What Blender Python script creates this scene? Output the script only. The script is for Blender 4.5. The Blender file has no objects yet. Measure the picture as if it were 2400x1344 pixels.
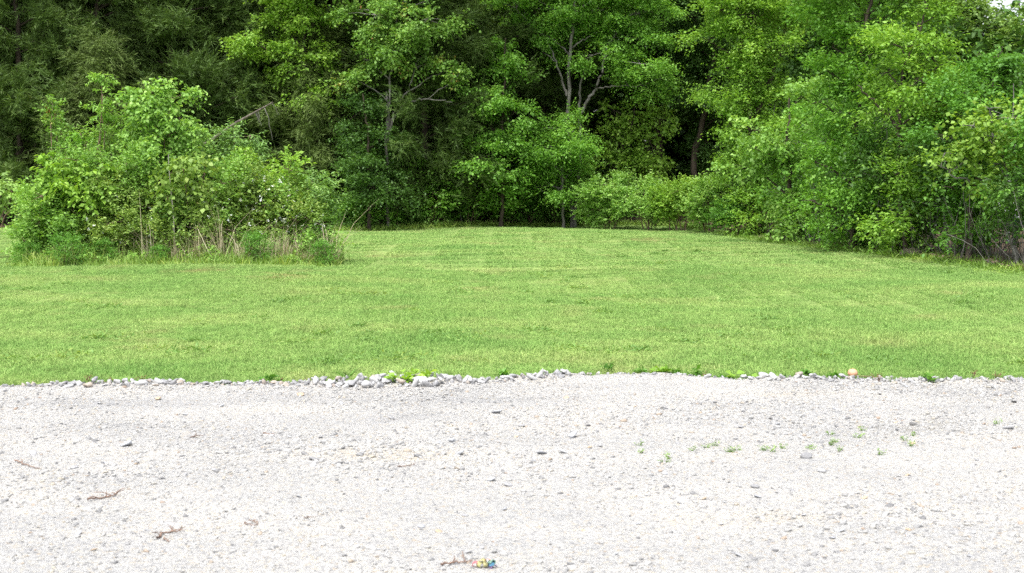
import bpy, math
import numpy as np
from mathutils import Vector

# ------------------------------------------------------------------ camera, world, sun, exposure
sc = bpy.context.scene
COL = sc.collection
rng = np.random.default_rng(7)
CAMH, FPX, CX, CY, HOR = 1.5, 3333.3, 1200.0, 672.0, 418.0      # photo pixels (2400 x 1344)
TP = (CY - HOR) / FPX
PITCH = math.atan(TP)
cam_d = bpy.data.cameras.new('camera'); cam = bpy.data.objects.new('camera', cam_d); COL.objects.link(cam)
cam.location = (0, 0, CAMH); cam.rotation_euler = (math.pi / 2 - PITCH, 0, 0)
cam_d.sensor_width = 36; cam_d.lens = 50; cam_d.clip_end = 3000; cam_d.clip_start = 0.05
cam_d.dof.use_dof = True; cam_d.dof.focus_distance = 24; cam_d.dof.aperture_fstop = 6.3
sc.camera = cam

SUN_EL, SUN_AZ = math.radians(64), math.radians(205)             # azimuth from +Y, clockwise: behind the camera, a little left
w = bpy.data.worlds.new('World'); sc.world = w; w.use_nodes = True
nt = w.node_tree; nt.nodes.clear()
sky = nt.nodes.new('ShaderNodeTexSky'); sky.sky_type = 'NISHITA'; sky.sun_disc = False
sky.sun_elevation = SUN_EL; sky.sun_rotation = SUN_AZ; sky.air_density = 1.0; sky.dust_density = 4.0
hs = nt.nodes.new('ShaderNodeHueSaturation'); hs.inputs['Saturation'].default_value = 0.3
bg = nt.nodes.new('ShaderNodeBackground'); bg.inputs['Strength'].default_value = 0.15
wo = nt.nodes.new('ShaderNodeOutputWorld')
nt.links.new(sky.outputs[0], hs.inputs['Color']); nt.links.new(hs.outputs[0], bg.inputs[0]); nt.links.new(bg.outputs[0], wo.inputs[0])
sun_d = bpy.data.lights.new('sun', 'SUN'); sun = bpy.data.objects.new('sun', sun_d); COL.objects.link(sun)
sun_d.energy = 1.5; sun_d.angle = math.radians(24); sun_d.color = (1, 0.975, 0.93)
sdir = Vector((math.sin(SUN_AZ) * math.cos(SUN_EL), math.cos(SUN_AZ) * math.cos(SUN_EL), math.sin(SUN_EL)))
sun.rotation_euler = sdir.to_track_quat('Z', 'Y').to_euler()
sc.view_settings.view_transform = 'Standard'; sc.view_settings.look = 'None'
sc.view_settings.exposure = 1.3; sc.view_settings.gamma = 1
sc.cycles.use_denoising = False
sc.cycles.max_bounces = 8; sc.cycles.diffuse_bounces = 4; sc.cycles.glossy_bounces = 2; sc.cycles.transmission_bounces = 4

# ------------------------------------------------------------------ helpers
def P(px, py, D):
    """world point seen at photo pixel px,py at distance D along +Y"""
    u, v = (px - CX) / FPX, (py - CY) / FPX
    c, s = math.cos(PITCH), math.sin(PITCH)
    d = np.array([u, c - v * s, -s - v * c])
    return np.array([0, 0, CAMH]) + d * (D / d[1])
def G(px, py):
    """ground point (z = 0) seen at photo pixel"""
    u, v = (px - CX) / FPX, (py - CY) / FPX
    c, s = math.cos(PITCH), math.sin(PITCH)
    d = np.array([u, c - v * s, -s - v * c])
    return np.array([0, 0, CAMH]) + d * (CAMH / -d[2])
def nrm(a):
    return a / np.maximum(np.linalg.norm(a, axis=-1, keepdims=True), 1e-9)

def mesh_arrays(name, V, F, attr=None):
    """V (n,3); F (m,k) all faces with k corners, or a list of such arrays"""
    Fs = F if isinstance(F, list) else [F]
    me = bpy.data.meshes.new(name)
    V = np.ascontiguousarray(V, dtype=np.float32)
    me.vertices.add(len(V)); me.vertices.foreach_set('co', V.ravel())
    loops = np.concatenate([f.ravel() for f in Fs]).astype(np.int32)
    tot = np.concatenate([np.full(len(f), f.shape[1], np.int32) for f in Fs])
    start = np.concatenate([[0], np.cumsum(tot)[:-1]]).astype(np.int32)
    me.loops.add(len(loops)); me.loops.foreach_set('vertex_index', loops)
    me.polygons.add(len(tot)); me.polygons.foreach_set('loop_start', start); me.polygons.foreach_set('loop_total', tot)
    if attr is not None:
        a = me.attributes.new('r', 'FLOAT', 'FACE'); a.data.foreach_set('value', np.ascontiguousarray(attr, dtype=np.float32))
    me.update(calc_edges=True)
    return me
def link(name, me, mat=None, parent=None, loc=None):
    o = bpy.data.objects.new(name, me); COL.objects.link(o)
    if mat is not None and me is not None and not me.materials: me.materials.append(mat)
    if parent is not None: o.parent = parent
    if loc is not None: o.location = loc
    return o
def tag(o, label=None, cat=None, group=None, kind=None):
    for k, v in (('label', label), ('category', cat), ('group', group), ('kind', kind)):
        if v: o[k] = v
    return o
def empty(name, loc, label, cat, group=None, rz=0):
    o = bpy.data.objects.new(name, None); COL.objects.link(o); o.location = loc; o.rotation_euler = (0, 0, rz)
    o.empty_display_size = 0.2
    return tag(o, label, cat, group)
def smooth(me):
    me.polygons.foreach_set('use_smooth', np.ones(len(me.polygons), bool))
def copy_tree(root, loc, rz=0, scale=1, label=None, group=None):
    r = root.copy(); COL.objects.link(r); r.location = loc; r.rotation_euler = (0, 0, rz)
    r.scale = (scale,) * 3 if not isinstance(scale, tuple) else scale
    if label: r['label'] = label
    if group: r['group'] = group
    for ch in list(root.children):
        c = ch.copy(); COL.objects.link(c); c.parent = r
        for g in ch.children:
            d = g.copy(); COL.objects.link(d); d.parent = c
    return r

class Tubes:
    def __init__(s): s.V, s.F, s.n = [], [], 0
    def add(s, pts, rad, sides=5):
        pts = np.asarray(pts, float); k = len(pts); rad = np.broadcast_to(rad, (k,)).astype(float)
        t = nrm(np.gradient(pts, axis=0))
        ref = np.where(np.abs(t[:, 2:3]) > .9, [[1., 0, 0]], [[0, 0, 1.]])
        a = nrm(np.cross(t, ref)); b = np.cross(t, a)
        ang = np.arange(sides) * 2 * math.pi / sides
        ring = pts[:, None] + rad[:, None, None] * (np.cos(ang)[None, :, None] * a[:, None] + np.sin(ang)[None, :, None] * b[:, None])
        i = (np.arange(k - 1)[:, None] * sides + np.arange(sides)[None]).ravel()
        j = (np.arange(k - 1)[:, None] * sides + (np.arange(sides)[None] + 1) % sides).ravel()
        s.V.append(ring.reshape(-1, 3)); s.F.append(np.stack([i, j, j + sides, i + sides], 1) + s.n); s.n += k * sides
    def mesh(s, name):
        me = mesh_arrays(name, np.concatenate(s.V), np.concatenate(s.F)); smooth(me); return me

def curve(a, b, lift=0.3, n=6, wob=0.04):
    a, b = np.asarray(a, float), np.asarray(b, float); L = np.linalg.norm(b - a)
    c = (a + b) / 2 + np.array([0, 0, lift * L]) + rng.normal(0, wob * L, 3)
    t = np.linspace(0, 1, n)[:, None]
    p = (1 - t) ** 2 * a + 2 * t * (1 - t) * c + t * t * b
    p[1:-1] += rng.normal(0, wob * L * .35, (n - 2, 3))
    return p

class Leaves:
    """collects leaf-sized faces: folded rhombic blades (quads) or thin needles (triangles)"""
    def __init__(s): s.parts = []
    def sprays(s, org, ax, n=9, length=.35, L=.1, W=.06, droop=.15, flat=.5, needle=False, rs=None):
        S = len(org)
        if not S: return
        up = np.array([0, 0, 1.])
        h = np.cross(ax, up) + rng.normal(0, .05, (S, 3)); h = nrm(h)
        t = (np.arange(n) + .6) / n
        side = np.where(np.arange(n) % 2 == 0, 1., -1.)
        ln = length * rng.uniform(.7, 1.25, S)
        pos = org[:, None] + ax[:, None] * (ln[:, None] * t[None])[..., None]
        pos[..., 2] -= droop * (ln[:, None] * t[None]) ** 2 / max(length, .01)
        pos = pos + rng.normal(0, .02, pos.shape) * (length / .35)
        if needle: d = ax[:, None] * 1.0 + h[:, None] * (side * .45)[None, :, None] + rng.normal(0, .28, (S, n, 3))
        else: d = ax[:, None] * .45 + h[:, None] * (side * .8)[None, :, None] + rng.normal(0, .35, (S, n, 3))
        d[..., 2] -= droop * 1.2
        d = nrm(d).reshape(-1, 3)
        nn = up + rng.normal(0, flat, (S * n, 3)); nn = nn - d * (nn * d).sum(1, keepdims=True); nn = nrm(nn)
        r = np.clip((rng.uniform(0, 1, S) if rs is None else rs)[:, None] * .55 + rng.uniform(0, 1, (S, n)) * .45, 0, 1).ravel()
        sz = rng.uniform(.65, 1.3, S * n)
        s.parts.append((pos.reshape(-1, 3), d, nn, L * sz, W * sz, r, needle))
    def mesh(s, name, origin=(0, 0, 0)):
        V, Q, T, R, n = [], [], [], [[], []], 0
        for p, d, nn, L, W, r, needle in s.parts:
            p = p - np.asarray(origin); k = len(p); sd = np.cross(d, nn); i = np.arange(k)
            if needle:
                v = np.stack([p - sd * W[:, None] * .5, p + sd * W[:, None] * .5, p + d * L[:, None]], 1).reshape(-1, 3)
                T.append(np.stack([i * 3, i * 3 + 1, i * 3 + 2], 1) + n); R[1].append(r); n += 3 * k
            else:
                m = p + d * (L * .45)[:, None] + nn * (W * .16)[:, None]
                v = np.stack([p, m - sd * W[:, None] * .5, p + d * L[:, None] - nn * (L * .08)[:, None], m + sd * W[:, None] * .5], 1).reshape(-1, 3)
                Q.append(np.stack([i * 4, i * 4 + 1, i * 4 + 2, i * 4 + 3], 1) + n); R[0].append(r); n += 4 * k
            V.append(v)
        Fs = ([np.concatenate(Q)] if Q else []) + ([np.concatenate(T)] if T else [])
        return mesh_arrays(name, np.concatenate(V), Fs, np.concatenate(R[0] + R[1]))

# ------------------------------------------------------------------ materials
def new_mat(name):
    m = bpy.data.materials.new(name); m.use_nodes = True
    for n in list(m.node_tree.nodes): m.node_tree.nodes.remove(n)
    return m, m.node_tree.nodes, m.node_tree.links
def ramp(N, stops):
    n = N.new('ShaderNodeValToRGB'); e = n.color_ramp.elements
    while len(e) < len(stops): e.new(.5)
    for el, (p, c) in zip(e, stops): el.position = p; el.color = (*c, 1)
    return n
LEAF = 1.3
def leaf_mat(name, stops, transl=.3, gloss=.025, rough=.55):
    stops = [(p, tuple(min(v * LEAF * k, .8) for v, k in zip(c, (1.07, 1, .85) if c[1] > c[0] * 1.25 else (1, 1, 1)))) for p, c in stops]
    m, N, K = new_mat(name)
    a = N.new('ShaderNodeAttribute'); a.attribute_name = 'r'
    r = ramp(N, stops); K.new(a.outputs['Fac'], r.inputs[0])
    d = N.new('ShaderNodeBsdfDiffuse'); t = N.new('ShaderNodeBsdfTranslucent'); g = N.new('ShaderNodeBsdfGlossy')
    g.inputs['Roughness'].default_value = rough
    K.new(r.outputs[0], d.inputs[0])
    tc = N.new('ShaderNodeMix'); tc.data_type = 'RGBA'; tc.blend_type = 'MULTIPLY'; tc.inputs[0].default_value = 1
    K.new(r.outputs[0], tc.inputs[6]); tc.inputs[7].default_value = (1.25, 1.2, .6, 1); K.new(tc.outputs[2], t.inputs[0])
    mx = N.new('ShaderNodeMixShader'); mx.inputs[0].default_value = transl; K.new(d.outputs[0], mx.inputs[1]); K.new(t.outputs[0], mx.inputs[2])
    m2 = N.new('ShaderNodeMixShader'); m2.inputs[0].default_value = gloss; K.new(mx.outputs[0], m2.inputs[1]); K.new(g.outputs[0], m2.inputs[2])
    o = N.new('ShaderNodeOutputMaterial'); K.new(m2.outputs[0], o.inputs[0])
    return m
LEAF_DONE = 1
def solid_mat(name, c1, c2, scale=8, rough=.9, bump=.3, stretch=(1, 1, 1), obj_random=0):
    m, N, K = new_mat(name)
    tc = N.new('ShaderNodeTexCoord'); mp = N.new('ShaderNodeMapping'); mp.inputs['Scale'].default_value = stretch
    no = N.new('ShaderNodeTexNoise'); no.inputs['Scale'].default_value = scale; no.inputs['Detail'].default_value = 6
    K.new(tc.outputs['Object'], mp.inputs[0]); K.new(mp.outputs[0], no.inputs['Vector'])
    r = ramp(N, [(.3, c1), (.7, c2)]); K.new(no.outputs[0], r.inputs[0])
    b = N.new('ShaderNodeBsdfPrincipled'); b.inputs['Roughness'].default_value = rough; b.inputs['Specular IOR Level'].default_value = .2
    bp = N.new('ShaderNodeBump'); bp.inputs['Strength'].default_value = bump; bp.inputs['Distance'].default_value = .02
    K.new(no.outputs[0], bp.inputs['Height']); K.new(bp.outputs[0], b.inputs['Normal'])
    col = r.outputs[0]
    if obj_random:
        oi = N.new('ShaderNodeObjectInfo'); mr = N.new('ShaderNodeMapRange'); mr.inputs[3].default_value = 1 - obj_random; mr.inputs[4].default_value = 1 + obj_random * .6
        K.new(oi.outputs['Random'], mr.inputs[0])
        mm = N.new('ShaderNodeMix'); mm.data_type = 'RGBA'; mm.blend_type = 'MULTIPLY'; mm.inputs[0].default_value = 1
        K.new(col, mm.inputs[6]); K.new(mr.outputs[0], mm.inputs[7]); col = mm.outputs[2]
    K.new(col, b.inputs['Base Color'])
    o = N.new('ShaderNodeOutputMaterial'); K.new(b.outputs[0], o.inputs[0])
    return m

M = {}
M['cedar'] = leaf_mat('cedar_foliage', [(0, (.034, .066, .018)), (.5, (.059, .112, .028)), (.88, (.09, .142, .038)), (1, (.105, .10, .042))], .2, .02)
M['cedar_olive'] = leaf_mat('olive_cedar_foliage', [(0, (.048, .082, .024)), (.6, (.09, .145, .04)), (1, (.13, .155, .058))], .15, .02)
M['bright'] = leaf_mat('bright_spring_leaf', [(0, (.065, .17, .026)), (.55, (.125, .29, .045)), (1, (.21, .40, .08))], .38)
M['yellowgreen'] = leaf_mat('yellow_green_leaf', [(0, (.09, .20, .028)), (.55, (.175, .33, .05)), (1, (.28, .45, .09))], .38)
M['mid'] = leaf_mat('mid_green_leaf', [(0, (.045, .125, .022)), (.6, (.085, .22, .036)), (1, (.15, .32, .06))], .34)
M['deep'] = leaf_mat('deep_green_leaf', [(0, (.028, .074, .017)), (.6, (.052, .125, .026)), (1, (.09, .19, .04))], .3)
M['pale'] = leaf_mat('pale_olive_leaf', [(0, (.085, .165, .045)), (.6, (.155, .275, .075)), (1, (.235, .36, .12))], .3)
M['redtip'] = leaf_mat('red_tipped_leaf', [(0, (.065, .155, .03)), (.6, (.13, .26, .052)), (.86, (.22, .35, .085)), (.95, (.26, .14, .06)), (1, (.3, .12, .07))], .3)
M['bluegreen'] = leaf_mat('blue_green_leaf', [(0, (.08, .17, .055)), (.6, (.15, .285, .09)), (1, (.25, .39, .15))], .3)
M['fresh'] = leaf_mat('fresh_bush_leaf', [(0, (.095, .21, .045)), (.6, (.18, .345, .08)), (1, (.30, .47, .15))], .36)
M['bramble'] = leaf_mat('bramble_leaf', [(0, (.08, .15, .035)), (.6, (.155, .265, .06)), (.93, (.25, .35, .10)), (1, (.30, .22, .11))], .32)
M['rank'] = leaf_mat('rank_grass_blade', [(0, (.07, .14, .025)), (.6, (.14, .25, .045)), (1, (.26, .34, .09))], .3)
M['lawnweed'] = leaf_mat('lawn_weed_leaf', [(0, (.08, .17, .05)), (.6, (.13, .25, .07)), (1, (.26, .34, .11))], .3)
M['redbud'] = leaf_mat('redbud_leaf', [(0, (.09, .18, .03)), (.55, (.16, .29, .05)), (1, (.25, .38, .09))], .36)
M['elm'] = leaf_mat('elm_spring_leaf', [(0, (.08, .18, .025)), (.55, (.15, .305, .045)), (1, (.25, .42, .085))], .38)
M['straw'] = leaf_mat('dry_straw', [(0, (.16, .135, .075)), (.6, (.28, .245, .15)), (1, (.42, .39, .27))], .2, .03)
M['dead_leaf'] = leaf_mat('dead_leaf_litter', [(0, (.07, .05, .035)), (.6, (.14, .10, .07)), (1, (.24, .19, .14))], .1, .03)
M['petal'] = leaf_mat('white_petal', [(0, (.55, .6, .6)), (1, (.6, .65, .75))], .3, .03)
M['bark_grey'] = solid_mat('grey_bark', (.075, .07, .062), (.22, .21, .19), 9, .95, .5, (1, 1, .25))
M['bark_dark'] = solid_mat('dark_bark', (.028, .022, .017), (.085, .068, .05), 9, .95, .5, (1, 1, .2))
M['bark_pale'] = solid_mat('pale_dead_wood', (.22, .20, .17), (.42, .40, .35), 14, .9, .4, (1, 1, .2))
M['twig'] = solid_mat('brown_twig', (.13, .085, .065), (.28, .19, .145), 30, .9, .3)

# lawn and grass: colour patches belong to the turf itself (dry, yellowish and lush growth)
def turf_color(N, K):
    g = N.new('ShaderNodeNewGeometry')
    def noise(s, sx=1., det=3, w=0):
        mp = N.new('ShaderNodeMapping'); mp.inputs['Scale'].default_value = (1, sx, 1); mp.inputs['Location'].default_value = (w, w * 2, 0)
        K.new(g.outputs['Position'], mp.inputs[0])
        n = N.new('ShaderNodeTexNoise'); n.inputs['Scale'].default_value = s; n.inputs['Detail'].default_value = det; K.new(mp.outputs[0], n.inputs['Vector']); return n.outputs[0]
    r1 = ramp(N, [(.30, (.205, .345, .095)), (.5, (.265, .395, .118)), (.70, (.335, .435, .145))]); K.new(noise(.5, 1.3, 6), r1.inputs[0])
    r2 = ramp(N, [(.58, (0, 0, 0)), (.74, (1, 1, 1))]); K.new(noise(.9, .8, 4, 13.), r2.inputs[0])
    mx = N.new('ShaderNodeMix'); mx.data_type = 'RGBA'; sc_ = N.new('ShaderNodeMath'); sc_.operation = 'MULTIPLY'; sc_.inputs[1].default_value = .5
    K.new(r2.outputs[0], sc_.inputs[0]); K.new(sc_.outputs[0], mx.inputs[0]); K.new(r1.outputs[0], mx.inputs[6]); mx.inputs[7].default_value = (.40, .38, .17, 1)
    r3 = ramp(N, [(.35, (.84, .84, .84)), (.7, (1.12, 1.12, 1.12))]); K.new(noise(7, .6, 3, 5.), r3.inputs[0])
    m2 = N.new('ShaderNodeMix'); m2.data_type = 'RGBA'; m2.blend_type = 'MULTIPLY'; m2.inputs[0].default_value = 1
    K.new(mx.outputs[2], m2.inputs[6]); K.new(r3.outputs[0], m2.inputs[7])
    col = m2.outputs[2]
    for (px_, py_, rad) in ((1525, 568, 1.1), (868, 598, .45), (470, 642, .8), (655, 655, .7), (1150, 575, .5)):     # worn, half-bare spots
        c0 = G(px_, py_); ds = N.new('ShaderNodeVectorMath'); ds.operation = 'DISTANCE'; mp = N.new('ShaderNodeMapping'); mp.inputs['Scale'].default_value = (1, .6, 0); K.new(g.outputs['Position'], mp.inputs[0])
        K.new(mp.outputs[0], ds.inputs[0]); ds.inputs[1].default_value = (c0[0], c0[1] * .6, 0)
        ad = N.new('ShaderNodeMath'); ad.operation = 'MULTIPLY_ADD'; K.new(noise(3.5, 1, 4, 3.), ad.inputs[0]); ad.inputs[1].default_value = rad * 2.2; K.new(ds.outputs['Value'], ad.inputs[2])
        rr = N.new('ShaderNodeMapRange'); rr.inputs[1].default_value = rad * 1.0; rr.inputs[2].default_value = rad * 1.7; rr.inputs[3].default_value = .55; rr.inputs[4].default_value = 0; K.new(ad.outputs[0], rr.inputs[0])
        mz = N.new('ShaderNodeMix'); mz.data_type = 'RGBA'; K.new(rr.outputs[0], mz.inputs[0]); K.new(col, mz.inputs[6]); mz.inputs[7].default_value = (.36, .27, .14, 1); col = mz.outputs[2]
    return col, noise
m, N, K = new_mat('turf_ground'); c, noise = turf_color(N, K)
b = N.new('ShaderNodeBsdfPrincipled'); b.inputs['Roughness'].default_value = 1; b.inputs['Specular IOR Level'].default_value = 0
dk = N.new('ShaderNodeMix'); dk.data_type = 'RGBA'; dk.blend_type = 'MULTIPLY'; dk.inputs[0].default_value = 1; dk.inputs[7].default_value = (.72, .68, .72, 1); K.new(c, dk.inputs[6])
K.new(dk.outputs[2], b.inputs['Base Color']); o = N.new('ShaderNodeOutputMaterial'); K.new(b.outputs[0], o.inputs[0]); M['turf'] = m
m, N, K = new_mat('grass_blade'); c, noise = turf_color(N, K)
a = N.new('ShaderNodeAttribute'); a.attribute_name = 'r'
r = ramp(N, [(0, (.82, .9, .88)), (.6, (1., 1.04, 1.)), (.9, (1.15, 1.12, 1.12)), (1, (1.5, 1.3, 1.6))]); K.new(a.outputs['Fac'], r.inputs[0])
mm = N.new('ShaderNodeMix'); mm.data_type = 'RGBA'; mm.blend_type = 'MULTIPLY'; mm.inputs[0].default_value = 1; K.new(c, mm.inputs[6]); K.new(r.outputs[0], mm.inputs[7])
d = N.new('ShaderNodeBsdfDiffuse'); t = N.new('ShaderNodeBsdfTranslucent'); K.new(mm.outputs[2], d.inputs[0]); K.new(mm.outputs[2], t.inputs[0])
ms = N.new('ShaderNodeMixShader'); ms.inputs[0].default_value = .35; K.new(d.outputs[0], ms.inputs[1]); K.new(t.outputs[0], ms.inputs[2])
o = N.new('ShaderNodeOutputMaterial'); K.new(ms.outputs[0], o.inputs[0]); M['grass'] = m

# gravel sheet
m, N, K = new_mat('crushed_limestone')
g = N.new('ShaderNodeNewGeometry')
vo = N.new('ShaderNodeTexVoronoi'); vo.inputs['Scale'].default_value = 75; K.new(g.outputs['Position'], vo.inputs['Vector'])
v2 = N.new('ShaderNodeTexVoronoi'); v2.inputs['Scale'].default_value = 190; K.new(g.outputs['Position'], v2.inputs['Vector'])
n1 = N.new('ShaderNodeTexNoise'); n1.inputs['Scale'].default_value = .9; n1.inputs['Detail'].default_value = 6; K.new(g.outputs['Position'], n1.inputs['Vector'])
sp = N.new('ShaderNodeSeparateColor'); K.new(vo.outputs['Color'], sp.inputs[0])
r1 = ramp(N, [(0, (.25, .25, .256)), (.25, (.35, .348, .343)), (.75, (.40, .397, .389)), (.93, (.40, .38, .335)), (1, (.36, .31, .25))]); K.new(sp.outputs[0], r1.inputs[0])
mpt = N.new('ShaderNodeMapping'); mpt.inputs['Scale'].default_value = (.25, 1.6, 1); K.new(g.outputs['Position'], mpt.inputs[0])
n2 = N.new('ShaderNodeTexNoise'); n2.inputs['Scale'].default_value = 1.3; n2.inputs['Detail'].default_value = 7; n2.inputs['Roughness'].default_value = .62; K.new(mpt.outputs[0], n2.inputs['Vector'])
av = N.new('ShaderNodeMix'); av.inputs[0].default_value = .55; K.new(n1.outputs[0], av.inputs[2]); K.new(n2.outputs[0], av.inputs[3])
r2 = ramp(N, [(.33, (.82, .825, .84)), (.46, (.96, .957, .95)), (.56, (1.06, 1.045, 1.02)), (.66, (1.09, 1.03, .93))]); K.new(av.outputs[0], r2.inputs[0])
mm = N.new('ShaderNodeMix'); mm.data_type = 'RGBA'; mm.blend_type = 'MULTIPLY'; mm.inputs[0].default_value = 1; K.new(r1.outputs[0], mm.inputs[6]); K.new(r2.outputs[0], mm.inputs[7])
b = N.new('ShaderNodeBsdfPrincipled'); b.inputs['Roughness'].default_value = .95; b.inputs['Specular IOR Level'].default_value = .1; K.new(mm.outputs[2], b.inputs['Base Color'])
ad = N.new('ShaderNodeMath'); ad.operation = 'ADD'; K.new(vo.outputs['Distance'], ad.inputs[0]); K.new(v2.outputs['Distance'], ad.inputs[1])
bp = N.new('ShaderNodeBump'); bp.inputs['Strength'].default_value = .8; bp.inputs['Distance'].default_value = .006; bp.invert = True
K.new(ad.outputs[0], bp.inputs['Height']); K.new(bp.outputs[0], b.inputs['Normal'])
o = N.new('ShaderNodeOutputMaterial'); K.new(b.outputs[0], o.inputs[0]); M['gravel'] = m

def stone_mat(name, stops, sc_=25):
    m, N, K = new_mat(name)
    oi = N.new('ShaderNodeObjectInfo'); r = ramp(N, stops); K.new(oi.outputs['Random'], r.inputs[0])
    tc = N.new('ShaderNodeTexCoord'); no = N.new('ShaderNodeTexNoise'); no.inputs['Scale'].default_value = 3.5; no.inputs['Detail'].default_value = 6; K.new(tc.outputs['Object'], no.inputs['Vector'])
    r2 = ramp(N, [(.3, (.72, .72, .73)), (.65, (1.1, 1.1, 1.09))]); K.new(no.outputs[0], r2.inputs[0])
    mm = N.new('ShaderNodeMix'); mm.data_type = 'RGBA'; mm.blend_type = 'MULTIPLY'; mm.inputs[0].default_value = 1; K.new(r.outputs[0], mm.inputs[6]); K.new(r2.outputs[0], mm.inputs[7])
    b = N.new('ShaderNodeBsdfPrincipled'); b.inputs['Roughness'].default_value = .9; b.inputs['Specular IOR Level'].default_value = .15; K.new(mm.outputs[2], b.inputs['Base Color'])
    bp = N.new('ShaderNodeBump'); bp.inputs['Strength'].default_value = .3; bp.inputs['Distance'].default_value = .004; K.new(no.outputs[0], bp.inputs['Height']); K.new(bp.outputs[0], b.inputs['Normal'])
    o = N.new('ShaderNodeOutputMaterial'); K.new(b.outputs[0], o.inputs[0]); return m
M['pebble'] = stone_mat('pebble_stone', [(0, (.15, .15, .155)), (.10, (.25, .25, .252)), (.28, (.35, .348, .343)), (.82, (.40, .396, .386)), (.95, (.395, .365, .305)), (1, (.31, .24, .19))])
M['border'] = stone_mat('border_limestone', [(0, (.15, .15, .155)), (.3, (.26, .26, .265)), (.75, (.36, .36, .36)), (1, (.34, .30, .26))])
M['stone_grey'] = stone_mat('grey_stone', [(0, (.22, .22, .225)), (.5, (.33, .33, .34)), (1, (.44, .44, .45))])
M['stone_dark'] = stone_mat('dark_stone', [(0, (.09, .09, .09)), (1, (.17, .165, .16))])
M['stone_tan'] = stone_mat('tan_stone', [(0, (.36, .28, .20)), (1, (.48, .38, .27))])
M['stone_pale'] = stone_mat('pale_blue_stone', [(0, (.36, .37, .40)), (1, (.43, .44, .46))])
M['litter'] = solid_mat('forest_floor_soil', (.05, .035, .022), (.13, .09, .06), 6, 1, .5)

# ------------------------------------------------------------------ ground
TREELINE = [(-60, 42), (-16, 42), (-9, 41.5), (-4.9, 41.3), (-2.6, 42.6), (0.5, 44.5), (2.8, 46.2), (4.8, 44.2), (5.9, 39.3), (6.25, 32), (6.9, 28.6), (7.6, 25.3), (8.05, 22.2), (8.8, 16), (10.5, 4), (13, -20)]
def edge_px(px):      # photo y of the border between gravel and lawn
    return np.interp(px, [-900, 0, 150, 400, 600, 800, 1000, 1120, 1250, 1400, 1550, 1700, 1900, 2150, 2400, 3300], [928, 919, 917, 915, 915, 916, 915, 910, 902, 888, 891, 900, 901, 904, 905, 912])
EDGE = np.array([G(px, edge_px(px)) for px in np.arange(-900, 3301, 20)])
def edge_y(x): return np.interp(x, EDGE[:, 0], EDGE[:, 1])

def band(x):      # depth of the stone heap between gravel and grass
    px = CX + x * FPX / 10.6
    return np.interp(px, [-900, 0, 140, 180, 440, 480, 700, 760, 850, 1040, 1080, 1200, 1320, 1380, 1720, 1780, 2380, 3300], [.02, .03, .05, .15, .17, .10, .11, .25, .32, .40, .25, .18, .18, .04, .04, .16, .15, .1])
def lawn_z(x, y):
    return .05 * np.sin(x * .35 + 1.) * np.sin(y * .22) + .03 * np.sin(x * .9 + y * .5) * np.clip((y - 11) / 6, 0, 1)
def lz(x, y): return lawn_z(x, y) * np.clip((y - 11) / 5, 0, 1)
def grid(x, y, zf):
    X, Y = np.meshgrid(x, y); Z = zf(X, Y); nx, ny = len(x), len(y)
    i = (np.arange(ny - 1)[:, None] * nx + np.arange(nx - 1)[None]).ravel()
    return np.stack([X, Y, Z], -1).reshape(-1, 3), np.stack([i, i + 1, i + 1 + nx, i + nx], 1)
xs = np.concatenate([[-900, -300, -100], np.arange(-50, 50.1, 1.), [100, 300, 900]]); ys = np.concatenate([[-300, -100, -30], np.arange(0, 90.1, 1.), [150, 400, 1500]])
V, F = grid(xs, ys, lz); me = mesh_arrays('lawn', V, F); smooth(me)
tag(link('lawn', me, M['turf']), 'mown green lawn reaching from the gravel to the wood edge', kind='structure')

# gravel lot: fine sheet with slight ruts, following the ragged border
xs = np.concatenate([[-60, -20], np.arange(-9, 9.01, .06), [20, 60]])
tt = np.concatenate([[-40, -10], np.linspace(3.5, 11, 140)])
def grav_z(x, y): return .010 + .010 * np.sin(x * 1.7 + .6 * y) * np.sin(y * 1.3) + .006 * np.sin(x * 5.1 + 1.) * np.sin(y * 4.3 + x)
X = np.repeat(xs[None], len(tt), 0); f = np.clip((tt - 3.5) / 7.5, 0, 1)[:, None]
rag = .05 * np.sin(xs * 7.) + .035 * np.sin(xs * 17 + 1.) + .02 * np.sin(xs * 41)
Y = np.where(tt[:, None] < 3.5, tt[:, None], 3.5 + f * (edge_y(xs)[None] + band(xs)[None] + rag[None] - 3.5))
Z = grav_z(X, Y) + .012 + f ** 8 * .008 + .012 * band(X) / .36 * np.sin(np.clip((Y - edge_y(X)) / np.maximum(band(X), .02), 0, 1) * math.pi * .8)
nx = len(xs); i = (np.arange(len(tt) - 1)[:, None] * nx + np.arange(nx - 1)[None]).ravel()
me = mesh_arrays('gravel_lot', np.stack([X, Y, Z], -1).reshape(-1, 3), np.stack([i, i + 1, i + 1 + nx, i + nx], 1)); smooth(me)
tag(link('gravel_lot', me, M['gravel']), 'white crushed limestone parking ground in front of the lawn', kind='structure')
def gz(x, y): return grav_z(x, y) + .012 + np.clip((y - 3.5) / (edge_y(x) - 3.5), 0, 1) ** 8 * .008

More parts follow.
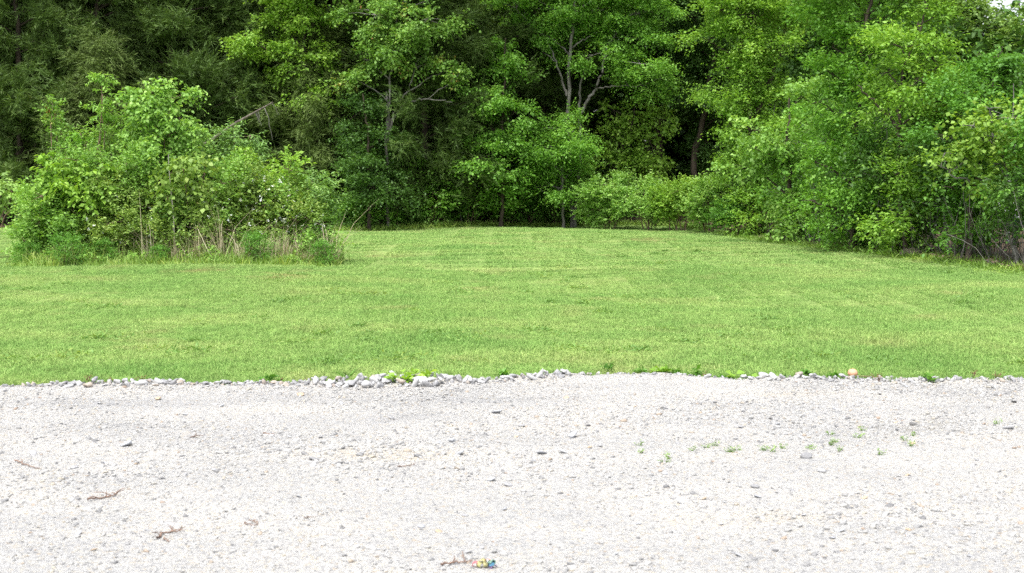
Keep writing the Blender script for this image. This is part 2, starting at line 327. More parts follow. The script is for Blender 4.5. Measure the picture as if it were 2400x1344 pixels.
# forest floor: brown litter sheet behind the tree line
tl = np.array(TREELINE, float)
inner = tl[1:-1]; V = []; F = []
s = np.linspace(0, len(tl) - 1, 260); ex = np.interp(s, np.arange(len(tl)), tl[:, 0]); ey = np.interp(s, np.arange(len(tl)), tl[:, 1])
wob = .25 * np.sin(s * 9) + .15 * np.sin(s * 23 + 1)
out = np.stack([np.where(ex > 5.5, 90, ex * 2), np.where(ex > 5.5, ey * 1.2 + 20, 95)], 1)
A = np.stack([ex + np.where(ex > 5.5, wob + .45, 0), ey + np.where(ex > 5.5, 0, wob + .1)], 1)
rows = 14
for k in range(rows):
    q = A + (out - A) * (k / (rows - 1)) ** 2
    V.append(np.stack([q[:, 0], q[:, 1], lz(q[:, 0], q[:, 1]) + .03 + .02 * k], 1))
n = len(s); i = (np.arange(rows - 1)[:, None] * n + np.arange(n - 1)[None]).ravel()
me = mesh_arrays('forest_floor', np.concatenate(V), np.stack([i, i + n, i + n + 1, i + 1], 1)[:, ::-1])
tag(link('forest_floor', me, M['litter']), 'brown leaf-strewn soil under the trees', kind='structure')

# ------------------------------------------------------------------ instanced stuff (grass, pebbles)
def gn_scatter(name, pts, scale, rot, protos, mat, label):
    me = bpy.data.meshes.new(name); me.vertices.add(len(pts)); me.vertices.foreach_set('co', np.ascontiguousarray(pts, dtype=np.float32).ravel())
    a = me.attributes.new('scl', 'FLOAT_VECTOR', 'POINT'); a.data.foreach_set('vector', np.ascontiguousarray(scale, dtype=np.float32).ravel())
    a = me.attributes.new('rot', 'FLOAT_VECTOR', 'POINT'); a.data.foreach_set('vector', np.ascontiguousarray(rot, dtype=np.float32).ravel())
    a = me.attributes.new('pick', 'INT', 'POINT'); a.data.foreach_set('value', rng.integers(0, len(protos), len(pts)).astype(np.int32))
    me.materials.append(mat)
    o = link(name, me)
    ng = bpy.data.node_groups.new(name + '_nodes', 'GeometryNodeTree')
    ng.interface.new_socket('Geometry', in_out='INPUT', socket_type='NodeSocketGeometry'); ng.interface.new_socket('Geometry', in_out='OUTPUT', socket_type='NodeSocketGeometry')
    N, K = ng.nodes, ng.links
    gi, go = N.new('NodeGroupInput'), N.new('NodeGroupOutput')
    ip = N.new('GeometryNodeInstanceOnPoints'); jn = N.new('GeometryNodeJoinGeometry')
    for pm in protos:
        po = bpy.data.objects.new(pm.name, pm)          # never linked to the scene
        oi = N.new('GeometryNodeObjectInfo'); oi.inputs['Object'].default_value = po; oi.inputs['As Instance'].default_value = True
        K.new(oi.outputs['Geometry'], jn.inputs[0])
    def at(nm, ty):
        n = N.new('GeometryNodeInputNamedAttribute'); n.data_type = ty; n.inputs[0].default_value = nm; return n.outputs[0]
    K.new(gi.outputs[0], ip.inputs['Points']); K.new(jn.outputs[0], ip.inputs['Instance'])
    ip.inputs['Pick Instance'].default_value = True
    K.new(at('pick', 'INT'), ip.inputs['Instance Index']); K.new(at('scl', 'FLOAT_VECTOR'), ip.inputs['Scale'])
    e2r = N.new('FunctionNodeEulerToRotation'); K.new(at('rot', 'FLOAT_VECTOR'), e2r.inputs[0]); K.new(e2r.outputs[0], ip.inputs['Rotation'])
    K.new(ip.outputs[0], go.inputs[0])
    md = o.modifiers.new('scatter', 'NODES'); md.node_group = ng
    return tag(o, label, kind='stuff')

def grass_patch(name, n, T, h, wd, lean=.9):
    p = np.stack([rng.uniform(-T / 2, T / 2, n), rng.uniform(-T / 2, T / 2, n), np.full(n, -.012)], 1)
    clump = .75 + .35 * np.sin(p[:, 0] * 31 / T + rng.uniform(0, 6)) * np.sin(p[:, 1] * 27 / T + rng.uniform(0, 6))
    H = h * clump * rng.lognormal(0, .32, n) + .012; b = rng.uniform(0, 2 * math.pi, n); le = H * np.abs(rng.normal(.3, lean, n)).clip(0, 2)
    side = np.stack([np.cos(b + 1.57), np.sin(b + 1.57), np.zeros(n)], 1) * (wd * rng.uniform(.6, 1.3, n) / 2)[:, None]
    dr = np.stack([np.cos(b), np.sin(b), np.zeros(n)], 1)
    mid = p + dr * (le * .3)[:, None] + np.array([0, 0, 1]) * (H * .65)[:, None]
    tip = p + dr * le[:, None] + np.array([0, 0, 1]) * (H * rng.uniform(.6, 1, n))[:, None]
    V = np.stack([p - side, p + side, mid + side * .8, mid - side * .8, tip], 1).reshape(-1, 3); i = np.arange(n) * 5
    me = mesh_arrays(name, V, [np.stack([i, i + 1, i + 2, i + 3], 1), np.stack([i + 3, i + 2, i + 4], 1)], np.tile(rng.uniform(0, 1, n), 2))
    me.materials.append(M['grass']); return me
protos = [grass_patch('grass_patch', 1700, .5, .026, .0056, 1.1) for _ in range(8)]
def in_lawn(x, y):
    tx = np.interp(y, [4, 16, 22.2, 25.3, 28.6, 32, 39.3, 44.2], [10.5, 8.8, 8.05, 7.6, 6.9, 6.25, 5.9, 4.8])
    ty = np.interp(x, [-60, -16, -9, -4.9, -2.6, .5, 2.8, 4.8, 5.9], [42, 42, 41.5, 41.3, 42.6, 44.5, 46.2, 44.2, 39.3])
    return (x < tx + .4) & (y < ty + .5) & (y > edge_y(x) + band(x))
pts, tsz = [], []
for T_, ylo, yhi in ((.5, 0, 24.), (1., 24., 48.)):               # tiles laid edge to edge; quarter tiles along the ragged gravel border
    xa = np.arange(-21, 21.01, T_); ya = np.arange(8., 49, T_); Xg, Yg = np.meshgrid(xa, ya); q = np.stack([Xg.ravel(), Yg.ravel()], 1)
    q = q[(q[:, 1] >= ylo) & (q[:, 1] < yhi) & (np.abs(q[:, 0]) < q[:, 1] * .42 + 1.5)]
    q = q[in_lawn(q[:, 0], q[:, 1] - (.18 if T_ == .5 else 0))]; pts.append(q); tsz.append(np.full(len(q), T_ / .5))
q = np.stack([rng.uniform(-6.5, 6.5, 1500), rng.uniform(9.6, 12.2, 1500)], 1); d_ = q[:, 1] - edge_y(q[:, 0]); d_ = d_ - band(q[:, 0]); q = q[(d_ > .03) & (d_ < .40)]; pts.append(q); tsz.append(np.full(len(q), .4))
pts = np.concatenate(pts); tsz = np.concatenate(tsz); z = lz(pts[:, 0], pts[:, 1]); k = len(pts)
sz = rng.uniform(.9, 1.15, k) * (1 + .22 * np.sin(pts[:, 0] * 1.3 + np.sin(pts[:, 1])) * np.sin(pts[:, 1] * .8)) * np.where(tsz < 1, .8, 1)
rot = np.where(tsz < 1, rng.uniform(0, 6.28, k), rng.integers(0, 4, k) * math.pi / 2)
gn_scatter('grass', np.column_stack([pts, z]), np.stack([tsz, tsz, sz], 1), np.stack([0 * z, 0 * z, rot], 1), protos, M['grass'], 'short mown grass blades covering the lawn')

lv = Leaves()                                            # clover, plantain and coarse tufts growing through the turf
for k in range(150):
    y = 11.4 + 26 * rng.uniform(0, 1) ** 1.5; x = rng.uniform(-.37, .37) * y
    if not in_lawn(np.array([x]), np.array([y]))[0]: continue
    m_ = rng.integers(10, 45); sp_ = rng.uniform(.04, .16)
    p = np.stack([x + rng.normal(0, sp_, m_), y + rng.normal(0, sp_, m_), np.full(m_, .012)], 1); p[:, 2] += lz(p[:, 0], p[:, 1])
    lv.sprays(p, nrm(rng.normal(0, .6, (m_, 3)) + [0, 0, .7]), 3, .02, rng.uniform(.03, .065), .013, .1, .8, False, np.full(m_, rng.uniform(.1, .9)))
tag(link('lawn_weeds', lv.mesh('lawn_weeds'), M['lawnweed']), 'darker clover and coarse weed tufts scattered through the lawn', kind='stuff')
def ico(sub):
    import bmesh
    bm = bmesh.new(); bmesh.ops.create_icosphere(bm, subdivisions=sub, radius=1)
    v = np.array([x.co[:] for x in bm.verts]); f = np.array([[q.index for q in p.verts] for p in bm.faces]); bm.free(); return v, f
def rock_mesh(name, sub=2, flat=.65, cuts=7, mat=None, rough=.05, deep=(.42, .8)):
    v, f = ico(sub)
    for _ in range(cuts):                                # chip flat facets off a ball
        d = nrm(rng.normal(0, 1, 3)); h = rng.uniform(*deep); q = v @ d; v = v - np.maximum(q - h, 0)[:, None] * d
    v = v * np.array([1, rng.uniform(.65, .95), flat * rng.uniform(.75, 1.2)]) + rng.normal(0, rough, v.shape) * .6
    me = mesh_arrays(name, v, f)
    if mat: me.materials.append(mat)
    return me
pp = [rock_mesh('pebble', 1, .5, 4, M['pebble'], .1) for _ in range(6)]
n = 165000; px_ = rng.uniform(-5.8, 5.8, n); py_ = 4.2 + (rng.uniform(0, 1, n) ** .9) * 7.2; ok = py_ < edge_y(px_) + band(px_)
px_, py_ = px_[ok], py_[ok]; n = len(px_)
sz = np.clip(.0045 * rng.lognormal(0, .6, n), .002, .02)
cl = np.sin(px_ * 1.1 + 2 + .5 * py_) * np.sin(py_ * 2.3 + px_ * .25) + .5 * np.sin(px_ * 2.7 + 1) * np.sin(py_ * 3.9)
sz *= 1 + .42 * np.clip(cl, -1, 1)
gn_scatter('gravel', np.stack([px_, py_, gz(px_, py_) + sz * .1], 1), np.stack([sz, sz, sz * rng.uniform(.6, 1.1, n)], 1), np.stack([rng.normal(0, .3, n), rng.normal(0, .3, n), rng.uniform(0, 6.28, n)], 1), pp, M['pebble'], 'loose white and grey limestone chips covering the parking ground')

# ------------------------------------------------------------------ trees
def clump_leaves(lv, tb, c, r, kind, cover, twig_from=None):
    """fill one ellipsoidal bough with tiers of leaf sprays; returns nothing, adds twigs to tb"""
    L, W, n, slen, droop, tier = kind['L'], kind['W'], kind['n'], kind['slen'], kind['droop'], kind['tier']
    area = math.pi * max(r[0], r[1]) * r[2]; total = cover * area / (L * W * .5 * .6) / n
    K_ = max(3, int(area * kind.get('sub', 7)))
    u = nrm(rng.normal(0, 1, (K_, 3))) * (rng.uniform(.05, 1, (K_, 1)) ** .45); subs = c + u * r
    per = max(2, int(total / K_))
    srad = max(.04, min(max(.16, .75 * (area / K_) ** .5), .55 * max(r[0], r[2]))); slen = min(slen, max(.12, 1.3 * max(r[0], r[2])))
    for s_ in subs:
        k = max(1, int(per * rng.uniform(.5, 1.5)))
        o_ = s_ + rng.normal(0, 1, (k, 3)) * np.array([srad, srad, srad * tier]) * .55
        ou = nrm((o_ - c) / r ** 2 * min(r)); hz = rng.normal(0, 1, (k, 3)) * np.array([1, 1, .35])
        ax = nrm(ou * kind.get('out', .7) + hz * .6 + np.array([0, 0, kind.get('up', .05)]))
        rs = np.clip(rng.normal(.5, .2) + rng.normal(0, .15, k), 0, 1)
        lv.sprays(o_, ax, n, slen, L, W, droop, kind.get('flat', .5), kind.get('needle', False), rs)
        if tb is not None:
            tb.add(curve(c if twig_from is None else twig_from, s_, .05, 4, .08), np.linspace(.014, .004, 4) * kind.get('twig', 1), 3)

ELM = dict(L=.078, W=.044, n=9, slen=.42, droop=.18, tier=.34)
MAPLE = dict(L=.092, W=.066, n=7, slen=.34, droop=.3, tier=.4, flat=.6)
VINE = dict(L=.095, W=.085, n=5, slen=.3, droop=.55, tier=.9, flat=.9)
FAR = dict(L=.19, W=.14, n=6, slen=.5, droop=.2, tier=.5, sub=3)
BUSH = dict(L=.062, W=.036, n=8, slen=.26, droop=.1, tier=.7, sub=18, up=.25, flat=.7)
BROAD = dict(L=.088, W=.056, n=7, slen=.26, droop=.5, tier=.55, sub=16, flat=.6)
FINE = dict(L=.05, W=.028, n=11, slen=.24, droop=.08, tier=.8, sub=20, up=.25, flat=.8)
FROND = dict(L=.085, W=.028, n=14, slen=.42, droop=.25, tier=.6, sub=14, up=.15, flat=.3)

def tree(name, label, cat, base, D, trunks, clumps, kind, mat, bark, group=None, cover=3.2, top=0, limb=1.0):
    """base: ground point; trunks: list of [(px,py,dD)...] + radii; clumps: (px,py,rx,ry[,dD]) in photo pixels at distance D"""
    base = np.asarray(base, float); base[2] = lz(base[0], base[1]) - .03
    tb, tw, lv = Tubes(), Tubes(), Leaves()
    paths = []
    for pts_, r0, r1 in trunks:
        q = [P(a[0], a[1], D + (a[2] if len(a) > 2 else 0)) for a in pts_]
        if pts_[0][1] > 480 or len(pts_) == 1: q[0] = base.copy() + (rng.normal(0, .05, 3) * [1, 1, 0])
        q = np.array(q); s_ = np.linspace(0, len(q) - 1, 5 * len(q))
        q = np.stack([np.interp(s_, np.arange(len(q)), q[:, k_]) for k_ in range(3)], 1)
        q[1:-1] += rng.normal(0, .025, (len(q) - 2, 3)); rad = np.linspace(r0, r1, len(q))
        if q[0][2] < .3: rad[0] *= 1.5
        tb.add(q, rad, 7); paths.append((q, rad))
    m_ = D / FPX
    cl = [(P(a[0], a[1], D + (a[4] if len(a) > 4 else rng.uniform(-.5, .5))), np.array([a[2] * m_, a[2] * m_ * .85, a[3] * m_])) for a in clumps]
    if top:
        zt = max(c[2] for c, _ in cl); xm = np.mean([c[0] for c, _ in cl]); ym = np.mean([c[1] for c, _ in cl])
        for k_ in range(top):
            cl.append((np.array([xm + rng.normal(0, 1.0), ym + rng.normal(.3, .8), zt + rng.uniform(.5, 2.8)]), np.array([1.1, 1.1, .6])))
    for c, r in cl:
        clump_leaves(lv, tw, c, r, kind, cover)
        best = None
        for q, rad in paths:
            dh = np.linalg.norm((q - c)[:, :2], axis=1); cost = np.abs(q[:, 2] - (c[2] - .55 * dh - .1)) + .5 * dh + (q[:, 2] < .5) * 2
            j = int(np.argmin(cost))
            if best is None or cost[j] < best[0]: best = (cost[j], q[j], rad[j])
        L_ = np.linalg.norm(c - best[1]); r_ = min(best[2] * .75, .012 + .011 * L_) * limb
        tw.add(curve(best[1], c, .08, 7, .05), np.linspace(r_, .010, 7), 5)
    root = empty(name, base, label, cat, group)
    par = root
    for me, nm in ((tb.mesh('trunk'), 'trunk'), (tw.mesh('branches'), 'branches')):
        me.transform(__import__('mathutils').Matrix.Translation(-Vector(base))); par = link(nm, me, bark, par)
    link('crown', lv.mesh('crown', base), mat, root)
    return root

# --- red cedars: three shapes, copied
NEED = dict(L=.14, W=.021, n=13, slen=.3, droop=.12, tier=.8, flat=1, needle=True)
def cedar(H, R, name, label, bark, mat, limbs=60, droopy=0., bare=0.0):
    tb, tw, lv = Tubes(), Tubes(), Leaves()
    z = np.linspace(0, H, 14); q = np.stack([np.cumsum(rng.normal(0, .04, 14)), np.cumsum(rng.normal(0, .04, 14)), z], 1)
    tb.add(q, np.linspace(.15, .02, 14), 8)
    for k in range(limbs):
        h = bare + (H - bare) * ((k + rng.uniform(0, 1)) / limbs) ** 1.1
        a = k * 2.4 + rng.normal(0, .4); Rl = R * (1 - (h / H) ** 2.2 * .85) * rng.uniform(.6, 1.15)
        b0 = np.array([np.interp(h, z, q[:, 0]), np.interp(h, z, q[:, 1]), h]); dr = np.array([math.cos(a), math.sin(a), 0])
        e = b0 + dr * Rl + np.array([0, 0, Rl * rng.uniform(.05, .5) * (1 - droopy) - droopy * Rl * .35])
        pth = curve(b0, e, .08 + droopy * .25, 8, .04); tw.add(pth, np.linspace(.028, .006, 8), 4)
        m_ = int(7 + Rl * 9)
        for j in range(m_):
            t_ = rng.uniform(.22, 1.05); i_ = min(int(t_ * 7), 6); c = pth[i_] + (pth[min(i_ + 1, 7)] - pth[i_]) * (t_ * 7 - i_)
            c = c + rng.normal(0, .17, 3) * np.array([1, 1, .7]); kk = rng.integers(5, 11)
            ax = nrm(dr * .55 + rng.normal(0, .5, (kk, 3)) + np.array([0, 0, .38 - droopy]))
            lv.sprays(c + rng.normal(0, .1, (kk, 3)), ax, 13, .32 + droopy * .15, .15, .021, .1 + droopy * .5, 1., True, np.clip(rng.normal(.42, .16) + rng.normal(0, .12, kk), 0, 1))
    root = empty(name, (0, 0, 0), label, 'tree', 'red cedars in the wood edge')
    tr_ = link('trunk', tb.mesh('trunk'), bark, root); link('branches', tw.mesh('branches'), bark, tr_); link('crown', lv.mesh('crown'), mat, root)
    return root
cA = cedar(9.5, 2.3, 'cedar_tree', 'x', M['bark_dark'], M['cedar'], 64, 0., .7)
cB = cedar(8.6, 2.6, 'cedar_tree', 'x', M['bark_dark'], M['cedar'], 64, .15, .5)
cC = cedar(6.1, 1.9, 'cedar_tree', 'x', M['bark_dark'], M['cedar_olive'], 50, .28, .8)
def gpos(px, D): return np.array([(px - CX) / FPX * D, D, 0.])
used = set()
for proto, px, D, sc_, lab in (
    (cA, 60, 43.5, 1.05, 'dark red cedar at the left edge of the picture behind the thicket'),
    (cB, 250, 44.2, 1.1, 'dark red cedar straight behind the tallest tops of the left thicket'),
    (cA, 420, 43.8, 1.12, 'dark red cedar left of the leaning dead trunk'),
    (cB, 560, 45.0, 1.1, 'dark red cedar right behind the leaning dead trunk'),
    (cB, 800, 45.6, 1.15, 'dark red cedar between the bright maple and the red-tipped tree'),
    (cB, 1000, 43.6, .98, 'dark red cedar reaching to the grass right of the red-tipped tree'),
    (cA, 1110, 45.2, 1.1, 'dark red cedar left of the narrow bright tree'),
    (cA, 1270, 47.5, 1.0, 'shaded red cedar behind the grey twin trunks'),
    (cB, -150, 44.5, 1.1, 'dark red cedar cut by the left picture edge'),
    (cA, 155, 47.0, 1.2, 'dark cedar top in the second row, far left'),
    (cB, 335, 47.2, 1.2, 'dark cedar in the second row between the two left cedars'),
    (cA, 490, 47.6, 1.2, 'dark cedar in the second row above the leaning dead trunk'),
    (cA, 660, 46.6, 1.15, 'dark cedar directly behind the bright maple'),
    (cB, 900, 47.2, 1.15, 'dark cedar directly behind the grey-stemmed red-tipped tree'),
    (cC, 235, 42.0, .92, 'small drooping olive cedar above the left thicket'),
    (cC, 735, 43.2, .96, 'drooping brownish olive cedar at the right end of the leaning dead trunk'),
):
    loc = gpos(px, D); loc[2] = lz(loc[0], loc[1]) - .03
    if id(proto) not in used:
        used.add(id(proto)); o = proto; o.location = loc; o.scale = (sc_,) * 3; o.rotation_euler = (0, 0, rng.uniform(0, 6)); o['label'] = lab
    else: copy_tree(proto, loc, rng.uniform(0, 6.28), sc_, lab)

# --- background wood: tall canopy trees copied, and a far mass of leaves that closes the view
def canopy_tree(H, R, mat, nc):
    tb, tw, lv = Tubes(), Tubes(), Leaves()
    q = np.array([[0, 0, 0], [.1, 0, H * .3], [0, .15, H * .6], [.1, .1, H]]) + rng.normal(0, .08, (4, 3)) * [1, 1, 0]; tb.add(q, [.2, .15, .11, .03], 7)
    for k in range(nc):
        a = rng.uniform(0, 6.28); rr = R * math.sqrt(rng.uniform(0, 1)) * .85; h = H * rng.uniform(.36, 1.0)
        c = np.array([rr * math.cos(a), rr * math.sin(a), h]); r = np.array([1.25, 1.25, .65]) * rng.uniform(.75, 1.25)
        clump_leaves(lv, None, c, r, FAR, 2.2); tw.add(curve([0, 0, max(h - rr * .7, H * .25)], c, .08, 6), np.linspace(.05, .012, 6), 4)
    root = empty('canopy_tree', (0, 0, 0), 'tall leafy tree standing in the shade at the back of the wood', 'tree', 'tall trees at the back of the wood')
    tr_ = link('trunk', tb.mesh('trunk'), M['bark_dark'], root); link('branches', tw.mesh('branches'), M['bark_dark'], tr_); link('crown', lv.mesh('crown'), mat, root)
    return root
kA, kB = canopy_tree(12, 3.3, M['mid'], 34), canopy_tree(11, 3.0, M['deep'], 30)
spots = [(-17, 48), (-13, 50), (-9, 47.5), (-5, 50), (-1.5, 48.5), (2.2, 51), (5.2, 50.5), (8.2, 49), (-19, 54), (-11, 55), (-3, 55), (4, 56), (10.5, 45), (9.8, 39.5), (11.8, 50)]
for i_, (x, y) in enumerate(spots):
    k_ = kA if i_ % 2 == 0 else kB; sc_ = rng.uniform(.9, 1.12)
    if x > 9 and y < 46: sc_ *= .66
    lab_ = ('tall mid-green tree' if i_ % 2 == 0 else 'tall deep green tree') + ' at the back of the wood, ' + ('behind the left cedars' if x < -7 else 'behind the red-tipped tree' if x < 0 else 'behind the grey twin trunks' if x < 4.5 else 'behind the dark gap' if x < 7 else 'behind the large elm')
    if i_ < 2: k_['label'] = lab_; k_.location = (x, y, 0); k_.scale = (sc_,) * 3
    else: copy_tree(k_, (x, y, 0), rng.uniform(0, 6.28), sc_, lab_)
lv = Leaves()
for (x0, x1, y0, y1, z1, nsub) in ((-36, 16, 57, 68, 15, 3600), (14, 34, 50, 64, 6.9, 1100), (7, 17.5, 60, 66, 8.5, 1100), (17.5, 27, 60, 66, 7.0, 500)):
    c = np.stack([rng.uniform(x0, x1, nsub), rng.uniform(y0, y1, nsub), rng.uniform(.2, z1, nsub)], 1)
    for q in c:
        k_ = 9; lv.sprays(q + rng.normal(0, .9, (k_, 3)) * [1, 1, .7], nrm(rng.normal(0, 1, (k_, 3)) * [1, 1, .4]), 7, .8, .34, .26, .2, .6, False)
tag(link('far_woodland', lv.mesh('far_woodland'), M['deep']), 'dark mass of leaves deep inside the wood', kind='stuff')

# --- wood edge, centre
tree('maple_tree', 'bright yellow-green maple rising in front of the dark cedars, upper left', 'tree', gpos(725, 43), 42.6,
     [([(725, 535), (722, 330), (715, 120), (705, -60)], .09, .03)],
     [(690, 20, 85, 36), (735, 60, 55, 30), (600, 105, 55, 22), (575, 85, 36, 14), (650, 60, 40, 30), (715, 125, 70, 26), (700, 165, 80, 26), (745, 190, 55, 20), (655, 150, 40, 20), (690, -40, 100, 40), (725, 225, 55, 18)],
     MAPLE, M['yellowgreen'], M['bark_dark'], None, 3.3, 3)
tree('dogwood_tree', 'grey-stemmed tree with reddish leaf tips and bare twigs, left of centre', 'tree', gpos(903, 42.2), 41.9,
     [([(903, 535), (905, 335), (915, 230), (918, 150), (930, 40)], .048, .02), ([(908, 330), (925, 265), (958, 205), (985, 130)], .042, .015), ([(914, 285), (950, 240), (1000, 232), (1060, 240)], .035, .012), ([(905, 330), (908, 250), (905, 215)], .05, .02)],
     [(880, 35, 85, 36), (960, 75, 85, 26), (1040, 165, 55, 16), (855, 140, 60, 26), (930, 120, 70, 22), (1000, 45, 60, 28), (840, 190, 45, 22), (900, 80, 60, 24), (1075, 178, 25, 10), (985, 155, 45, 14), (860, -40, 90, 40), (970, -30, 80, 40)],
     MAPLE, M['redtip'], M['bark_grey'], None, 2.9, 3, 1.2)
tree('understory_tree', 'small mid-green tree hanging below the grey-stemmed red-tipped tree', 'tree', gpos(868, 41.6), 41.4,
     [([(868, 535), (866, 420), (860, 300), (850, 220)], .05, .02)],
     [(850, 260, 55, 34), (830, 320, 45, 28), (890, 330, 40, 22), (870, 385, 50, 26), (905, 395, 36, 22), (880, 440, 60, 26), (925, 462, 45, 14), (835, 400, 40, 26)],
     ELM, M['deep'], M['bark_dark'], None, 3.0)
tree('understory_tree', 'narrow bright green tree between the dark cedar and the grey twin trunks', 'tree', gpos(1175, 43.2), 42.8,
     [([(1175, 530), (1178, 380), (1180, 220), (1185, 90)], .06, .02)],
     [(1185, 115, 55, 24), (1165, 160, 55, 26), (1200, 190, 50, 24), (1160, 230, 60, 28), (1205, 265, 50, 26), (1150, 300, 60, 28), (1190, 330, 50, 26), (1130, 370, 55, 26), (1180, 400, 50, 24), (1125, 430, 40, 20), (1180, 460, 40, 20)],
     MAPLE, M['bright'], M['bark_dark'], None, 3.5)
tree('ash_tree', 'leafy tree with bare grey twin trunks right of centre', 'tree', gpos(1345, 44.5), 44,
     [([(1332, 525), (1330, 320), (1333, 220), (1338, 100), (1345, 40), (1352, -60)], .07, .035), ([(1368, 525), (1362, 310), (1356, 245), (1368, 170), (1376, 140)], .055, .02), ([(1360, 270), (1375, 240), (1400, 200), (1412, 165), (1420, 110)], .06, .02), ([(1328, 225), (1310, 165), (1286, 100)], .045, .015), ([(1395, 208), (1440, 203), (1510, 202)], .025, .01), ([(1336, 115), (1365, 95), (1400, 75)], .03, .01), ([(1335, 130), (1300, 95), (1250, 70)], .03, .01)],
     [(1300, 25, 85, 34), (1400, 25, 90, 34), (1245, 75, 55, 26), (1480, 90, 80, 34), (1500, 150, 70, 24), (1455, 175, 55, 20), (1545, 185, 40, 18), (1520, 210, 45, 14), (1500, 30, 85, 40), (1430, 90, 60, 24), (1270, 120, 40, 16), (1350, 60, 60, 24), (1210, 20, 50, 30), (1390, 130, 50, 14), (1340, -60, 120, 50), (1470, -50, 110, 50)],
     ELM, M['bright'], M['bark_grey'], None, 3.3, 4, 1.1)
tree('understory_tree', 'bright small tree in front of the feet of the grey twin trunks', 'tree', gpos(1318, 43.6), 43.2,
     [([(1318, 525), (1316, 420), (1325, 330), (1330, 260)], .045, .015)],
     [(1325, 265, 40, 14), (1300, 300, 45, 18), (1345, 310, 36, 16), (1275, 345, 55, 22), (1335, 350, 55, 22), (1300, 390, 75, 24), (1350, 400, 50, 22), (1250, 400, 50, 24), (1310, 440, 80, 22), (1210, 420, 40, 20), (1240, 350, 30, 20)],
     ELM, M['bright'], M['bark_grey'], None, 3.4)
tree('vine_tangle', 'climbing vine with rounded yellow-green leaves hanging before the dark gap', 'vine', gpos(1490, 45.8), 45.6,
     [([(1475, 525), (1470, 400), (1480, 300), (1490, 240)], .04, .02), ([(1520, 525), (1530, 380), (1520, 300)], .03, .015)],
     [(1440, 260, 50, 30), (1500, 290, 50, 34), (1450, 330, 50, 36), (1520, 345, 50, 36), (1480, 390, 60, 36), (1545, 400, 36, 30), (1430, 390, 40, 30), (1550, 280, 30, 24), (1510, 430, 60, 24)],
     VINE, M['yellowgreen'], M['bark_dark'], None, 1.7)
tree('shade_tree', 'deep green leaning tree over the dark gap in the wood', 'tree', gpos(1655, 46), 46,
     [([(1600, 525), (1625, 400), (1655, 230), (1680, 100), (1690, -40)], .12, .05)],
     [(1620, 40, 70, 36), (1690, 80, 80, 40), (1590, 120, 50, 30), (1640, 150, 60, 34), (1690, 190, 60, 36), (1600, 210, 50, 28), (1650, 240, 60, 26), (1690, 270, 50, 26), (1570, 70, 50, 36), (1620, -50, 110, 60), (1660, 330, 40, 22), (1690, 390, 36, 24)],
     ELM, M['deep'], M['bark_dark'], None, 3.5, 3)
# --- wood edge, right
tree('elm_tree', 'large bright green elm right of the dark gap', 'tree', G(1765, 555), 37,
     [([(1775, 555), (1765, 420), (1758, 290), (1745, 160), (1730, 20), (1720, -100)], .085, .04), ([(1758, 300), (1800, 200), (1830, 120), (1850, 20)], .07, .03)],
     [(1690, 25, 80, 34), (1780, 40, 90, 34), (1850, 20, 70, 40), (1660, 95, 50, 24), (1740, 105, 80, 28), (1830, 105, 70, 30), (1700, 160, 60, 22), (1780, 175, 70, 26), (1690, 205, 45, 16), (1750, 240, 70, 24), (1830, 230, 60, 28), (1710, 290, 50, 20), (1780, 300, 70, 26), (1840, 300, 50, 30), (1740, 350, 60, 22), (1820, 370, 70, 28), (1730, 400, 45, 18), (1790, 430, 70, 22), (1850, 440, 50, 22), (1740, 480, 50, 24), (1800, 490, 55, 26), (1770, 528, 55, 18), (1770, -60, 150, 60)],
     ELM, M['elm'], M['bark_dark'], None, 3.3, 3, 1.1)
tree('maple_tree', 'yellow-green maple low beside the large elm with drooping leaves', 'tree', G(1850, 572), 32.5,
     [([(1850, 572), (1852, 450), (1845, 330), (1850, 230)], .07, .02)],
     [(1810, 330, 55, 22), (1770, 350, 55, 22), (1850, 350, 55, 24), (1800, 385, 60, 22), (1860, 395, 50, 22), (1760, 305, 40, 16), (1740, 390, 40, 16), (1870, 290, 50, 24), (1880, 230, 50, 24), (1920, 200, 50, 26), (1850, 470, 45, 24), (1885, 500, 45, 24), (1850, 535, 45, 18), (1905, 440, 45, 22)],
     MAPLE, M['fresh'], M['bark_dark'], None, 3.2)
tree('hackberry_tree', 'tree with arching flat sprays and a dark leaning trunk at the right wood edge', 'tree', G(1990, 594), 28.6,
     [([(1990, 594), (2000, 520), (2012, 440), (2005, 340), (2010, 240), (2020, 120), (2040, -20)], .075, .03)],
     [(1930, 40, 80, 36), (2020, 50, 90, 36), (1950, 110, 70, 28), (2040, 130, 80, 28), (1950, 175, 70, 26), (2030, 200, 80, 24), (1920, 240, 50, 24), (1990, 265, 70, 22), (1940, 320, 60, 24), (2030, 310, 60, 26), (1910, 380, 45, 24), (1990, 375, 60, 24), (2050, 400, 50, 26), (2010, 470, 80, 15), (1950, 500, 60, 12), (1900, 470, 50, 12), (2060, 460, 50, 18), (2000, -60, 150, 60), (1950, 540, 45, 20), (2000, 550, 40, 16), (2045, 530, 50, 22), (1990, 430, 60, 20)],
     ELM, M['bright'], M['bark_dark'], None, 3.2, 3, 1.2)
